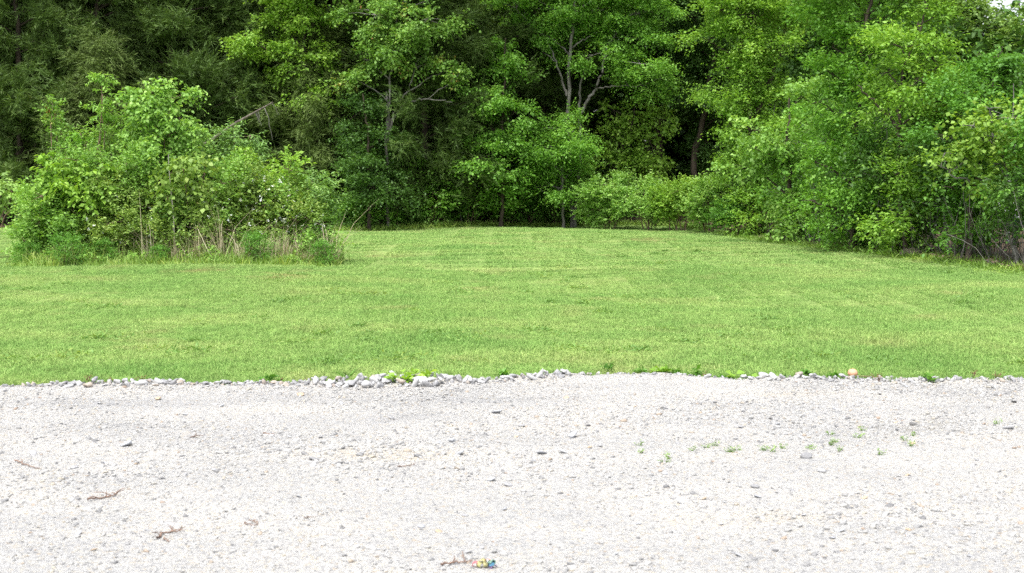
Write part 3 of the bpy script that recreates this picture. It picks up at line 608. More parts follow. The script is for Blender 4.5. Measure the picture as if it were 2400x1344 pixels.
tree('hackberry_tree', 'tree with a slim brown trunk and upward fanning boughs, right side', 'tree', G(2112, 604), 27,
     [([(2112, 604), (2110, 480), (2107, 330), (2108, 230), (2125, 150), (2160, 60)], .055, .018), ([(2108, 250), (2150, 190), (2220, 140)], .04, .015), ([(2107, 300), (2060, 250), (2010, 200)], .035, .012)],
     [(2110, 110, 80, 26), (2180, 130, 70, 26), (2080, 170, 70, 22), (2150, 190, 80, 24), (2100, 235, 70, 20), (2190, 240, 60, 26), (2140, 290, 80, 24), (2060, 260, 50, 18), (2180, 330, 60, 26), (2110, 350, 60, 24), (2150, 60, 80, 34), (2100, 410, 60, 24), (2170, 410, 50, 24), (2120, 470, 50, 20), (2085, 520, 50, 22), (2145, 535, 50, 22), (2110, 565, 45, 16), (2170, 480, 40, 20)],
     ELM, M['elm'], M['bark_dark'], None, 3.2, 2, 1.1)
tree('understory_tree', 'upright bright tree with spiky tufted top near the right picture edge', 'tree', G(2270, 622), 25.5,
     [([(2270, 622), (2275, 480), (2300, 330), (2330, 190), (2350, 110)], .06, .015)],
     [(2345, 130, 36, 26), (2320, 175, 50, 28), (2360, 200, 40, 26), (2300, 230, 55, 26), (2350, 260, 50, 26), (2260, 270, 50, 26), (2240, 210, 50, 28), (2220, 320, 50, 28), (2390, 170, 40, 40), (2400, 250, 40, 30), (2230, 440, 45, 22), (2270, 500, 50, 22), (2240, 550, 45, 20), (2300, 560, 40, 16)],
     ELM, M['mid'], M['bark_dark'], None, 3.2)
tree('redbud_tree', 'redbud with pale yellow-green rounded leaves at the right picture edge', 'tree', G(2372, 634), 24,
     [([(2372, 634), (2370, 520), (2365, 440), (2335, 340), (2320, 260)], .045, .015), ([(2366, 455), (2300, 440), (2230, 410), (2190, 380)], .025, .008), ([(2368, 470), (2400, 420), (2430, 350)], .03, .01)],
     [(2320, 255, 50, 20), (2370, 280, 50, 20), (2280, 295, 50, 20), (2330, 325, 60, 20), (2390, 340, 50, 22), (2290, 360, 60, 20), (2240, 380, 50, 16), (2340, 385, 60, 18), (2300, 415, 50, 14), (2390, 400, 40, 20), (2215, 360, 30, 14), (2420, 300, 60, 30)],
     dict(MAPLE, L=.085, W=.072), M['redbud'], M['bark_grey'], None, 2.9, 0, 1.2)
tree('poplar_tree', 'tall pale olive tree in the distance at the upper right', 'tree', gpos(2290, 52), 52,
     [([(2290, 520), (2292, 300), (2290, 60)], .16, .05)],
     [(2260, 25, 70, 40), (2322, 8, 26, 14), (2358, 26, 26, 9), (2385, 40, 30, 12), (2300, 30, 50, 20), (2320, 60, 70, 34), (2250, 100, 70, 36), (2330, 120, 70, 36), (2290, 160, 70, 36), (2380, 100, 50, 30), (2200, 50, 60, 40), (2220, 140, 60, 40), (2390, 170, 60, 40), (2160, 20, 70, 50), (2400, 70, 40, 16), (2300, 220, 100, 40)],
     dict(FAR, L=.15, W=.11, sub=5), M['pale'], M['bark_grey'], None, 3.1)
tree('pine_tree', 'dark thin tree top against the white sky in the upper right corner', 'tree', gpos(2392, 70), 70,
     [([(2392, 500), (2390, 200), (2388, -20)], .14, .03)],
     [(2388, 5, 12, 8), (2394, 25, 18, 10), (2398, 50, 24, 14)], dict(NEED, n=12, L=.22, W=.04), M['deep'], M['bark_dark'], None, 2.)

# --- leaning dead trunk over the left thicket
tb = Tubes(); a, b_ = P(470, 345, 41.2), P(640, 240, 40.6)
base = np.array([P(300, 560, 41.4)[0], 41.4, 0.]); path = np.array([base, a + (base - a) * .5 + [0, 0, .15], a, (a + b_) / 2 + [0, 0, .06], b_])
root = empty('leaning_dead_tree', base, 'leaning dead trunk with hanging bleached twigs above the left thicket', 'dead tree')
tb.add(path - base, [.10, .085, .065, .045, .02], 7); link('trunk', tb.mesh('trunk'), solid_mat('weathered_dead_bark', (.05, .04, .034), (.20, .175, .15), 12, .95, .4), root)
tb = Tubes()
for k in range(8):
    t_ = rng.choice([.5, .72, .76, .8, .85, .93]) + rng.normal(0, .03); q = a + (b_ - a) * t_ - base; e = q + np.array([rng.uniform(-.02, .35), rng.normal(0, .15), -rng.uniform(.15, 1.0)])
    tb.add(curve(q, e, .05, 6, .08), np.linspace(.015, .005, 6), 4)
link('twigs', tb.mesh('twigs'), M['bark_grey'], root)

# ------------------------------------------------------------------ shrubs
def shrub(name, label, cat, base, D, clumps, kind, mat, group=None, cover=3.4, stem=.02, bark=None, flowers=0):
    base = np.asarray(base, float); base[2] = lz(base[0], base[1]) - .02
    tw, lv, fl = Tubes(), Leaves(), Leaves(); m_ = D / FPX
    for a in clumps:
        dd = a[4] if len(a) > 4 else rng.uniform(-.35, .35)
        c = P(a[0], a[1], D + dd); r = np.array([a[2] * m_, max(a[2] * m_ * .8, .15), a[3] * m_])
        clump_leaves(lv, tw, c, r, dict(kind, twig=.6), cover)
        q = base + np.array([(c[0] - base[0]) * .25, (c[1] - base[1]) * .3, 0]) + rng.normal(0, .06, 3) * [1, 1, 0]
        tw.add(curve(q, c, .1, 7, .04), np.linspace(stem, .006, 7), 5)
        if flowers:
            k_ = int(flowers * a[2] * a[3] / 1000); u = nrm(rng.normal(0, 1, (k_, 3)) + np.array([0, -.8, .6])); o_ = c + u * r * 1.02
            fl.sprays(o_ + rng.normal(0, .04, o_.shape), nrm(rng.normal(0, 1, (k_, 3))), 5, .05, .035, .03, 0, .5)
    root = empty(name, base, label, cat, group)
    me = tw.mesh('stems'); me.transform(__import__('mathutils').Matrix.Translation(-Vector(base))); link('stems', me, bark or M['twig'], root)
    link('crown', lv.mesh('crown', base), mat, root)
    if flowers: tag(link('blossoms', fl.mesh('blossoms', base), M['petal'], root), 'small white blossoms', kind='stuff')
    return root
B = lambda px: gpos(px, 25.6)
shrub('sapling', 'tallest broad-leaved sapling in the middle of the left thicket', 'sapling', B(360), 25.7, [(365, 215, 50, 20), (405, 232, 36, 24), (340, 240, 40, 26), (370, 270, 70, 30), (420, 275, 36, 30), (330, 305, 55, 26), (385, 320, 70, 28), (430, 325, 40, 30), (340, 350, 70, 28), (310, 340, 40, 22)], dict(BROAD, L=.078, W=.055), M['fresh'], None, 3.3, .03)
shrub('sapling', 'narrow light green spire with feathered leaves in the left thicket', 'sapling', B(238), 25.9, [(238, 190, 12, 20), (240, 225, 18, 18), (236, 260, 22, 20), (240, 300, 28, 20), (236, 340, 36, 24), (245, 380, 50, 26)], FROND, M['fresh'], None, 2.9, .015)
shrub('sapling', 'thin spire with reddish top leaves at the upper left of the thicket', 'sapling', B(140), 26.1, [(124, 250, 10, 18), (146, 285, 16, 20), (148, 315, 18, 18), (143, 345, 22, 20), (128, 270, 12, 12), (145, 375, 26, 20)], dict(BUSH, L=.06), M['redtip'], None, 2.9, .012)
shrub('sapling', 'arching fern-like fronds left of the feathered spire', 'sapling', B(215), 25.8, [(190, 315, 12, 12), (200, 335, 14, 12), (180, 345, 12, 10), (212, 355, 16, 14)], FROND, M['bright'], None, 1.6, .01)
shrub('shrub', 'large-leaved yellow-green shrub at the left front of the thicket', 'shrub', B(175), 25.0, [(195, 390, 45, 22), (165, 420, 50, 26), (225, 420, 30, 30), (190, 450, 60, 26), (150, 460, 50, 28), (215, 460, 36, 24), (125, 430, 40, 26), (110, 400, 35, 20), (170, 500, 50, 20)], dict(BROAD, L=.115, W=.06), M['yellowgreen'], None, 3.2, .02)
shrub('shrub', 'leafy green shrub at the lower left corner of the thicket', 'shrub', B(80), 25.0, [(72, 525, 34, 40), (95, 500, 50, 40), (85, 570, 44, 34), (120, 550, 50, 40), (140, 590, 50, 20), (55, 565, 20, 30), (160, 545, 40, 30), (100, 460, 40, 26)], BUSH, M['fresh'], None, 3.5)
shrub('shrub', 'pale leafy branch reaching in at the left picture edge', 'shrub', gpos(-70, 27), 26.8, [(30, 450, 36, 14), (0, 465, 40, 18), (45, 472, 30, 10), (-30, 480, 36, 18), (15, 430, 26, 10)], dict(BROAD, L=.1), M['pale'], None, 2.9)
shrub('bramble_bush', 'dark green bramble filling the front middle of the thicket', 'bush', B(300), 25.1, [(280, 440, 60, 40), (320, 480, 60, 40), (270, 520, 60, 40), (340, 550, 60, 36), (240, 560, 50, 30), (290, 585, 60, 22), (370, 500, 50, 40), (400, 560, 60, 26), (210, 580, 40, 22)], FINE, M['bramble'], 'brambles in the left thicket', 2.6, .012, None, 3)
shrub('bramble_bush', 'bramble with scattered white blossoms behind the dry stalks, right of the dead stick', 'bush', B(500), 25.2, [(450, 480, 60, 40), (500, 510, 60, 36), (550, 480, 60, 40), (470, 550, 60, 26), (540, 540, 60, 26), (600, 520, 50, 30)], FINE, M['bramble'], 'brambles in the left thicket', 2.6, .012, None, 7)
shrub('grapevine', 'wild grapevine with big pale leaves draped over the thicket middle', 'vine', B(430), 24.9, [(380, 420, 40, 24), (430, 400, 50, 24), (480, 410, 50, 24), (440, 440, 50, 20), (390, 460, 40, 20), (520, 430, 40, 20), (560, 450, 40, 18)], dict(VINE, L=.088, W=.075, sub=14), M['bramble'], None, 1.6, .012)
shrub('sumac_shrub', 'grey-green sumac with feathery leaves at the upper right of the thicket', 'shrub', B(530), 26.2, [(500, 335, 50, 22), (550, 325, 45, 18), (585, 318, 30, 12), (480, 365, 55, 24), (530, 365, 55, 24), (560, 390, 50, 22), (460, 390, 45, 24)], FROND, M['bluegreen'], None, 3.2)
shrub('sapling', 'small yellow sapling poking out right of the sumac', 'sapling', B(577), 25.6, [(580, 362, 18, 14), (575, 385, 22, 16), (590, 375, 14, 14), (572, 410, 24, 16)], dict(BROAD, L=.08, W=.05), M['yellowgreen'], None, 2.9, .01)
shrub('bramble_bush', 'tall bramble thick with white blossoms in the right half of the thicket', 'bush', B(620), 25.1, [(600, 425, 50, 24), (640, 450, 55, 28), (580, 460, 50, 26), (620, 490, 60, 30), (670, 490, 50, 30), (700, 520, 50, 26), (650, 530, 55, 24), (730, 520, 40, 26)], FINE, M['bramble'], 'brambles in the left thicket', 2.6, .012, None, 12)
shrub('sapling', 'bright green pyramid-shaped sapling at the right end of the thicket', 'sapling', B(690), 25.5, [(675, 378, 22, 14), (682, 400, 34, 16), (670, 425, 44, 18), (690, 445, 48, 22), (660, 455, 40, 22), (705, 475, 44, 22)], dict(BUSH, L=.08, W=.05), M['yellowgreen'], None, 3.3, .015)
shrub('locust_shrub', 'blue-green shrub with feathered leaves drooping at the right end of the thicket', 'shrub', B(745), 25.4, [(735, 430, 30, 16), (750, 455, 36, 18), (768, 478, 26, 14), (730, 470, 30, 18), (778, 495, 14, 8), (720, 445, 24, 16)], FROND, M['bluegreen'], None, 3.4)
shrub('shrub', 'small light shrub at the right foot of the thicket', 'shrub', B(770), 24.9, [(765, 550, 26, 20), (745, 575, 34, 22), (775, 575, 20, 20), (700, 580, 40, 20)], BUSH, M['fresh'], None, 3.3)
shrub('honeysuckle_bush', 'fine-leaved pale green honeysuckle mantling the crest of the thicket', 'bush', B(400), 25.35, [(100, 440, 46, 30), (140, 405, 44, 26), (190, 380, 46, 26), (245, 395, 50, 34), (295, 385, 50, 34), (345, 385, 50, 34), (300, 430, 55, 34), (450, 380, 50, 34), (505, 395, 50, 30), (550, 420, 50, 30), (600, 445, 50, 30), (645, 470, 50, 30), (690, 495, 46, 28), (735, 515, 40, 26), (470, 430, 55, 34), (530, 470, 55, 30), (360, 460, 55, 34), (420, 500, 55, 30), (240, 460, 50, 34), (580, 505, 55, 28), (90, 490, 46, 34)], dict(FINE, L=.05, W=.03, sub=14), M['fresh'], None, 2.0, .01)
# hidden heart of the thicket keeps it closed
shrub('bramble_bush', 'shaded bramble in the heart of the thicket', 'bush', gpos(420, 26.3), 26.3, [(200, 470, 90, 60), (330, 430, 90, 70), (450, 440, 90, 60), (560, 450, 80, 60), (650, 500, 80, 50), (420, 530, 110, 50), (280, 540, 100, 50), (130, 520, 70, 60)], dict(BUSH, L=.1, W=.07, sub=9), M['deep'], 'brambles in the left thicket', 2.2)
tb = Tubes(); q0, q1 = P(409, 560, 24.5), P(397, 362, 24.7); q0[2] = -.02
tb.add(np.linspace(q0, q1, 8) + np.outer(np.sin(np.linspace(0, 5, 8)), [.02, 0, 0]) - q0, np.linspace(.014, .006, 8), 5)
me = tb.mesh('dead_stick'); tag(link('dead_stick', me, M['bark_pale'], None, q0), 'thin bleached dead stick standing upright before the left thicket', 'stick')
# dry stalks and rank grass round the thicket's foot
def stalks(n, xr, yr, h, wd, lean, mat, name, label, tufts=40, fade=0):
    cx = rng.uniform(*xr, tufts); cy = rng.uniform(*yr, tufts); cb = rng.uniform(0, 6.28, tufts); ch = rng.lognormal(0, .35, tufts); cw = rng.uniform(.2, 1, tufts); t = rng.choice(tufts, n, p=cw / cw.sum())
    x = cx[t] + rng.normal(0, .09, n); y = cy[t] + rng.normal(0, .09, n); z = lz(x, y) - .01
    H = h * ch[t] * rng.lognormal(0, .25, n) * (1 - fade * np.clip((yr[1] - y) / (yr[1] - yr[0]), 0, 1)); b = cb[t] + rng.normal(0, .9, n); le = H * np.abs(rng.normal(0, lean, n))
    p = np.stack([x, y, z], 1); dr = np.stack([np.cos(b), np.sin(b) * .6, 0 * b], 1); a = rng.uniform(0, 6.28, n)
    sd = np.stack([np.cos(a), np.sin(a) * .3, 0 * a], 1) * (wd * rng.uniform(.6, 1.4, n) / 2)[:, None]
    mid = p + dr * (le * .4)[:, None] + np.array([0, 0, 1]) * (H * .55)[:, None]; tip = p + dr * le[:, None] + np.array([0, 0, 1]) * (H * rng.uniform(.5, 1, n))[:, None]
    V = np.stack([p - sd, p + sd, mid + sd * .8, mid - sd * .8, tip], 1).reshape(-1, 3); i = np.arange(n) * 5
    me = mesh_arrays(name, V, [np.stack([i, i + 1, i + 2, i + 3], 1), np.stack([i + 3, i + 2, i + 4], 1)], np.tile(np.clip(rng.normal(.5, .15, tufts)[t] + rng.normal(0, .18, n), 0, 1), 2))
    return tag(link(name, me, mat), label, kind='stuff')
def X(px, D): return (px - CX) / FPX * D
stalks(900, (X(410, 24.6), X(775, 24.6)), (24.25, 25.0), .46, .009, .7, M['straw'], 'dry_stalks', 'straw-coloured dead stalks along the front of the thicket', 46)
stalks(260, (X(250, 24.6), X(400, 24.6)), (24.4, 25.2), .5, .008, .6, M['straw'], 'dry_stalks', 'sparse dead stalks in the dark left half of the thicket', 14)
stalks(12000, (X(50, 24.4), X(785, 24.4)), (23.8, 25.3), .30, .013, .8, M['rank'], 'rank_grass', 'tall unmown grass round the foot of the thicket', 330, .6)
# wood-edge shrubs: bright bushes right of centre
for (px, py, D, rx, ry, mt, lab) in (
    (1430, 470, 42.6, 66, 54, 'fresh', 'bright rounded bush at the left end of the privet row before the dark gap'),
    (1520, 480, 41.6, 66, 46, 'fresh', 'bright bush second from the left in the privet row'),
    (1590, 475, 40.6, 62, 48, 'yellowgreen', 'yellowish bush in the middle of the privet row below the dark gap'),
    (1660, 475, 39.5, 66, 50, 'fresh', 'bright bush at the right end of the privet row below the elm'),
    (1720, 500, 37.2, 50, 46, 'mid', 'darker bush where the privet row meets the right wood edge')):
    shrub('privet_bush', lab, 'bush', gpos(px, D + .3), D, [(px - rx * .5, py - ry * .3, rx * .5, ry * .5), (px + rx * .5, py - ry * .4, rx * .5, ry * .5), (px, py - ry * .6, rx * .5, ry * .4), (px - rx * .4, py + ry * .4, rx * .6, ry * .5), (px + rx * .4, py + ry * .4, rx * .6, ry * .5), (px, py, rx * .7, ry * .5)], dict(FINE, L=.075, W=.04, sub=9), M[mt], 'privet row below the dark gap', 3.4)

# low saplings and shrubs along the wood edge: four shapes, copied
def low_shrub(h, R, kind, mat, nc, name, label, group):
    tw, lv = Tubes(), Leaves()
    for k in range(nc):
        a = rng.uniform(0, 6.28); rr = R * math.sqrt(rng.uniform(0, 1)); c = np.array([rr * math.cos(a), rr * math.sin(a), h * rng.uniform(.3, .95)])
        r = np.array([R * .45, R * .45, h * .16]); clump_leaves(lv, tw, c, r, dict(kind, twig=.5), 1.9)
        tw.add(curve(c * [.15, .15, 0], c, .1, 6, .05), np.linspace(.012, .005, 6), 4)
    root = empty(name, (0, 0, 0), label, 'shrub', group); link('stems', tw.mesh('stems'), M['twig'], root); link('crown', lv.mesh('crown'), mat, root); return root
def pole_sapling(h, kind, mat, nc, label, group):
    tw, lv = Tubes(), Leaves(); q = np.array([[0, 0, 0], [.05, .02, h * .35], [-.08, .08, h * .7], [.12, 0, h]]) + rng.normal(0, .12, (4, 3)) * [1, 1, 0] * np.array([[0], [1], [1], [1]]); q = np.stack([np.interp(np.linspace(0, 3, 9), np.arange(4), q[:, k_]) for k_ in range(3)], 1) + rng.normal(0, .015, (9, 3))
    tw.add(q, np.linspace(.024, .007, 9), 6)
    for k in range(nc):
        z = h * rng.uniform(.35, 1); a = rng.uniform(0, 6.28); c = np.array([math.cos(a), math.sin(a), 0]) * rng.uniform(.2, .7) + [0, 0, z]
        clump_leaves(lv, tw, c, np.array([.4, .4, .12]), dict(kind, twig=.5), 1.5, np.array([0, 0, z - .15]))
    root = empty('sapling', (0, 0, 0), label, 'sapling', group); link('stem', tw.mesh('stem'), M['bark_grey'], root); link('crown', lv.mesh('crown'), mat, root); return root
protoS = {}
def put(proto, loc, sc_, label, group):
    loc = np.array([loc[0], loc[1], lz(loc[0], loc[1]) - .02])
    if proto.name not in protoS: protoS[proto.name] = 1; proto.location = loc; proto.scale = (sc_,) * 3; proto['label'] = label; proto['group'] = group
    else: copy_tree(proto, loc, rng.uniform(0, 6.28), sc_, label, group)
LK = ('low mid-green small-leaved shrub', 'low bright green pointed-leaf shrub', 'low light broad-leaved shrub'); PK = ('thin mid-green sapling', 'thin tall bright sapling', 'thin short dark-leaved sapling')
def where_c(px):
    for lim, t in ((860, 'beside the right end of the left thicket'), (940, 'below the grey-stemmed red-tipped tree'), (1040, 'at the foot of the cedar reaching to the grass'), (1120, 'right of the cedar reaching to the grass'), (1210, 'below the narrow bright tree'), (1290, 'left of the grey twin trunks'), (1360, 'at the foot of the grey twin trunks'), (9999, 'right of the grey twin trunks')):
        if px < lim: return t
def where_r(px):
    for lim, t in ((1760, 'under the left side of the large elm'), (1840, 'under the right side of the large elm'), (1930, 'below the drooping maple'), (2010, 'left of the leaning dark trunk'), (2090, 'right of the leaning dark trunk'), (2170, 'beside the rounded log end'), (2260, 'right of the rounded log end'), (2350, 'left of the redbud stem'), (9999, 'at the right picture edge by the redbud')):
        if px < lim: return t
gC, gR = 'low shrubs at the foot of the centre wood edge', 'low shrubs at the foot of the right wood edge'
sA = low_shrub(.9, .6, dict(BUSH, sub=9), M['mid'], 7, 'low_shrub', 'x', gC); sB = low_shrub(1.3, .7, dict(ELM, L=.09, W=.055, sub=8), M['bright'], 7, 'low_shrub', 'x', gC)
sC = low_shrub(.6, .5, dict(BROAD, L=.09, W=.06, sub=9), M['fresh'], 6, 'low_shrub', 'x', gC)
pA = pole_sapling(2.6, dict(ELM, sub=9), M['mid'], 11, 'x', gR); pB = pole_sapling(3.2, dict(MAPLE, L=.09, W=.07, sub=9), M['bright'], 13, 'x', gR); pC = pole_sapling(2.2, dict(ELM, sub=9), M['deep'], 12, 'x', gR)
for k in range(34):
    px = rng.uniform(790, 1420); x0 = X(px, 42); y = np.interp(x0, tl[:, 0], tl[:, 1]) + rng.uniform(.1, 1.2)
    put((sA, sB, sC)[k % 3], (X(px, y), y), rng.uniform(.55, 1.05), LK[k % 3] + ' ' + where_c(px), gC)
for k in range(32):
    y = rng.uniform(21, 38); x = np.interp(y, [16, 22.2, 25.3, 28.6, 32, 39.3], [8.8, 8.05, 7.6, 6.9, 6.25, 5.9]) + rng.uniform(.15, 1.3)
    put((sA, sB, sC)[k % 3], (x, y), rng.uniform(.5, .95), LK[k % 3] + ' ' + where_r(CX + x / y * FPX), gR)
for k, px in enumerate((70, 105, 150, 205, 260, 320, 385, 480, 600, 700, 770)):
    y = 24.3 + rng.uniform(-.25, .35)
    put((sA, sC)[k % 2], (X(px, y), y), rng.uniform(.3, .55), LK[(0, 2)[k % 2]] + ' at the foot of the thicket, ' + ('left end' if px < 180 else 'left of the dead stick' if px < 400 else 'below the dry stalks' if px < 640 else 'right end'), 'low shrubs at the foot of the left thicket')
gP, gQ = 'thin saplings in the right wood edge', 'thin saplings in the centre wood edge'
for k in range(46):
    y = rng.uniform(21.5, 38); x = np.interp(y, [16, 22.2, 25.3, 28.6, 32, 39.3], [8.8, 8.05, 7.6, 6.9, 6.25, 5.9]) + rng.uniform(.2, 2.4)
    put((pA, pB, pC)[k % 3], (x, y), rng.uniform(.75, 1.15), PK[k % 3] + ' ' + where_r(CX + x / y * FPX), gP)
for k in range(22):
    px = rng.uniform(790, 1400); y = np.interp(X(px, 42), tl[:, 0], tl[:, 1]) + rng.uniform(.3, 2.2)
    put((pA, pC, pB)[k % 3], (X(px, y), y), rng.uniform(.7, 1.1), PK[(0, 2, 1)[k % 3]] + ' ' + where_c(px), gQ)
# dead brush and litter at the right wood edge
def edge_x(y): return np.interp(y, [16, 22.2, 25.3, 28.6, 32, 39.3], [8.8, 8.05, 7.6, 6.9, 6.25, 5.9])
tb = Tubes()
for k in range(420):
    y = rng.uniform(21.2, 33); x = edge_x(y) + rng.uniform(.1, 1.6); h = rng.uniform(.4, 1.5); q = np.array([x, y, lz(x, y)])
    tb.add(curve(q, q + np.array([rng.normal(0, .35), rng.normal(0, .25), h]), rng.uniform(-.1, .3), 5, .08), np.linspace(.009, .003, 5), 3)
tag(link('dead_brush', tb.mesh('dead_brush'), M['bark_grey']), 'tangle of bare grey-brown twigs under the right wood edge', kind='stuff')
n = 3600; y = rng.uniform(20.5, 38, n); x = edge_x(y) + np.abs(rng.normal(0, .5, n)) + .1; lv = Leaves()
lv.sprays(np.stack([x, y, lz(x, y) + .045], 1), nrm(rng.normal(0, 1, (n, 3)) * [1, 1, .2]), 2, .05, .07, .045, 0, .35)
n = 1200; x = rng.uniform(X(800, 42), X(1400, 45), n); y = np.interp(x, tl[:, 0], tl[:, 1]) + np.abs(rng.normal(0, .4, n))
lv.sprays(np.stack([x, y, lz(x, y) + .045], 1), nrm(rng.normal(0, 1, (n, 3)) * [1, 1, .2]), 2, .05, .08, .05, 0, .35)
tag(link('fallen_leaves', lv.mesh('fallen_leaves'), M['dead_leaf']), 'brown fallen leaves along the foot of the wood', kind='stuff')
for k_, xa in enumerate(np.arange(X(790, 42), 5.6, 1.2)):
    ye = float(np.interp(xa + .6, tl[:, 0], tl[:, 1]))
    if k_ == 0: EG = []
    EG.append((xa, ye))
n = 7000; t_ = rng.integers(0, len(EG), n); ex_ = np.array(EG)[t_, 0] + rng.uniform(0, 1.2, n); ey_ = np.interp(ex_, tl[:, 0], tl[:, 1]) + rng.normal(.2, .35, n); lv = Leaves()
lv.sprays(np.stack([ex_, ey_, lz(ex_, ey_)], 1), nrm(rng.normal(0, .4, (n, 3)) + [0, 0, 1]), 2, .03, .2, .018, 0, 1.5)
n = 9000; ey_ = rng.uniform(20.5, 39.5, n); ex_ = edge_x(ey_) + rng.normal(.25, .3, n)
lv.sprays(np.stack([ex_, ey_, lz(ex_, ey_)], 1), nrm(rng.normal(0, .45, (n, 3)) + [0, 0, 1]), 2, .03, .13, .013, 0, 1.5, False, np.clip(.45 + .4 * np.sin(ey_ * 3) * np.sin(ey_ * 1.3), 0, 1))
tag(link('edge_grass', lv.mesh('edge_grass'), M['rank']), 'longer grass fringe at the foot of the centre wood', kind='stuff')

# half-buried log at the right edge
g0 = G(2137, 606)
v, f = ico(3); v = v * np.array([.24, .17, .13]) * (1 + .10 * np.sin(v[:, :1] * 9 + v[:, 1:2] * 4) + rng.normal(0, .025, (len(v), 1)))
me = mesh_arrays('weathered_log', v, f); smooth(me)
tag(link('weathered_log', me, solid_mat('weathered_log_bark', (.07, .06, .045), (.22, .19, .145), 9, .95, .8, (1, 1, 3)), None, (g0[0], g0[1], .06)), 'rounded grey-brown log end lying in dead leaves at the right wood edge', 'log')

# pale building behind the brush at the right
sx, sy = X(2420, 41), 41.
root = empty('shed', (sx, sy, 0), 'pale grey building glimpsed through the brush at the right edge', 'building')
def box(name, x0, x1, y0, y1, z0, z1, mat, parent):
    V = np.array([[x, y, z] for z in (z0, z1) for y in (y0, y1) for x in (x0, x1)], float)
    return link(name, mesh_arrays(name, V, np.array([[0, 2, 3, 1], [4, 5, 7, 6], [0, 1, 5, 4], [2, 6, 7, 3], [0, 4, 6, 2], [1, 3, 7, 5]])), mat, parent)
msid = solid_mat('pale_siding', (.42, .42, .45), (.52, .52, .55), 3, .7, .05)
for k in range(12): box('siding_board', -3, 5, -.03 - .012 * 0, 0, .1 + k * .18, .1 + k * .18 + .172, msid, root)
box('wall', -2.98, 4.98, 0, 4, .02, 2.28, msid, root)
rf = box('roof', -3.3, 5.3, -.4, 4.4, 2.3, 2.45, solid_mat('grey_shingle', (.09, .09, .1), (.16, .16, .17), 20), root)
dr = box('door', -.5, .4, -.06, -.031, .05, 2.0, solid_mat('dark_door', (.05, .05, .06), (.08, .08, .09), 5, .5), root)
g0 = gpos(2392, 31)
root = empty('storage_box', (g0[0], 31, 0), 'dark blue box half hidden by brush at the right picture edge', 'box')
mb = solid_mat('navy_paint', (.012, .018, .05), (.02, .03, .07), 5, .5, .05); mw = solid_mat('grey_trim', (.3, .32, .35), (.4, .42, .45), 5, .5, .05)
box('body', -.3, .5, 0, .5, .36, .62, mb, root); box('lid', -.32, .52, -.02, .52, .62, .66, mw, root)
for a in (-.29, .43): box('leg', a, a + .06, .02, .08, 0, .36, mw, root)

# ------------------------------------------------------------------ border stones, loose stones
TONE = {'pale': stone_mat('pale_limestone', [(0, (.36, .36, .367)), (1, (.45, .45, .45))]), 'grey': stone_mat('grey_limestone', [(0, (.24, .24, .248)), (1, (.33, .33, .338))]), 'rosy': stone_mat('rosy_limestone', [(0, (.32, .28, .25)), (1, (.38, .33, .28))])}
RK = {t: [rock_mesh('border_rock', 2, .8, 9, TONE[t], .02, (.3, .62)) for _ in range(8)] for t in TONE}
cnt = 0
def rock(name, px, py, wpx, mesh, label, group=None, cat='rock', dz=0, flat=None, D=None):
    g = G(px, py); x, y = g[0], g[1]; s_ = wpx / 2 * y / FPX
    o = link(name, mesh); onlawn = y > edge_y(x) + band(x)
    z = (lz(x, y) if onlawn else gz(x, y))
    o.location = (x, y, z + s_ * .28 + dz); o.rotation_euler = (rng.normal(0, .25), rng.normal(0, .25), rng.uniform(0, 6.28))
    o.scale = (s_ * 1.1, s_ * 1.1, s_ * (1.0 if flat is None else flat)); tag(o, label, cat, group); return o
def mound(x, y):
    t_ = np.clip((y - edge_y(x)) / np.maximum(band(x), .02), 0, 1); return .032 * band(x) / .36 * np.sin(t_ * math.pi * .8)
for (x0, x1, n_, wlo, whi, place) in (
    (10, 150, 9, 12, 24, 'in the sparse border left of the first heap'),
    (150, 460, 48, 13, 32, 'in the left border heap'),
    (460, 730, 36, 11, 25, 'in the low border stretch between the two heaps'),
    (730, 900, 40, 13, 37, 'in the large border heap left of the small vine'),
    (900, 1060, 40, 13, 35, 'in the large border heap right of the small vine'),
    (1060, 1330, 44, 11, 32, 'in the border stretch right of the large heap'),
    (1330, 1740, 18, 8, 20, 'in the overgrown right middle of the border'),
    (1740, 2000, 28, 11, 27, 'in the border left of the orange ball'),
    (2008, 2400, 40, 10, 26, 'in the border right of the orange ball')):
    for k in range(n_):
        px = x0 + (x1 - x0) * (k + rng.uniform(0, 1)) / n_; u_ = rng.uniform(0, 1) ** 2.0; wp = (wlo + (whi - wlo) * u_) * 1.0; tone = ('pale', 'grey', 'rosy')[rng.choice(3, p=[.58, .33, .09])]
        g = G(px, edge_px(px)); t_ = rng.uniform(-.05, 1.0); y = g[1] + band(g[0]) * t_; x = g[0] * y / g[1]; s_ = wp / 2 * y / FPX
        if math.sin(px * .045) * math.sin(px * .017 + 1) > .55 and rng.uniform() < .7: continue
        o = link('border_rock', RK[tone][rng.integers(0, 8)]); o.location = (x, y, gz(x, y) + mound(x, y) * .8 + s_ * rng.uniform(.05, .28) + (.02 if rng.uniform() < .25 else 0) * band(x) / .4)
        o.rotation_euler = (rng.normal(0, .4), rng.normal(0, .4), rng.uniform(0, 6.28)); o.scale = (s_ * 1.3, s_ * 1.15, s_ * rng.uniform(.75, 1.05))
        lab = f"{'large' if u_ > .45 else 'small'} {tone} {'front' if t_ < .4 else 'back'}-row limestone rock {place}"
        tag(o, lab, 'rock', 'rocks ' + place)
n = 3000; px_ = rng.uniform(-5.6, 5.6, n); t_ = rng.uniform(-.05, 1.05, n); ok = rng.uniform(0, .42, n) < band(px_) + .03; px_, t_ = px_[ok], t_[ok]; n = len(px_); py_ = edge_y(px_) + band(px_) * t_
sz = np.clip(.011 * rng.lognormal(0, .5, n), .004, .03)
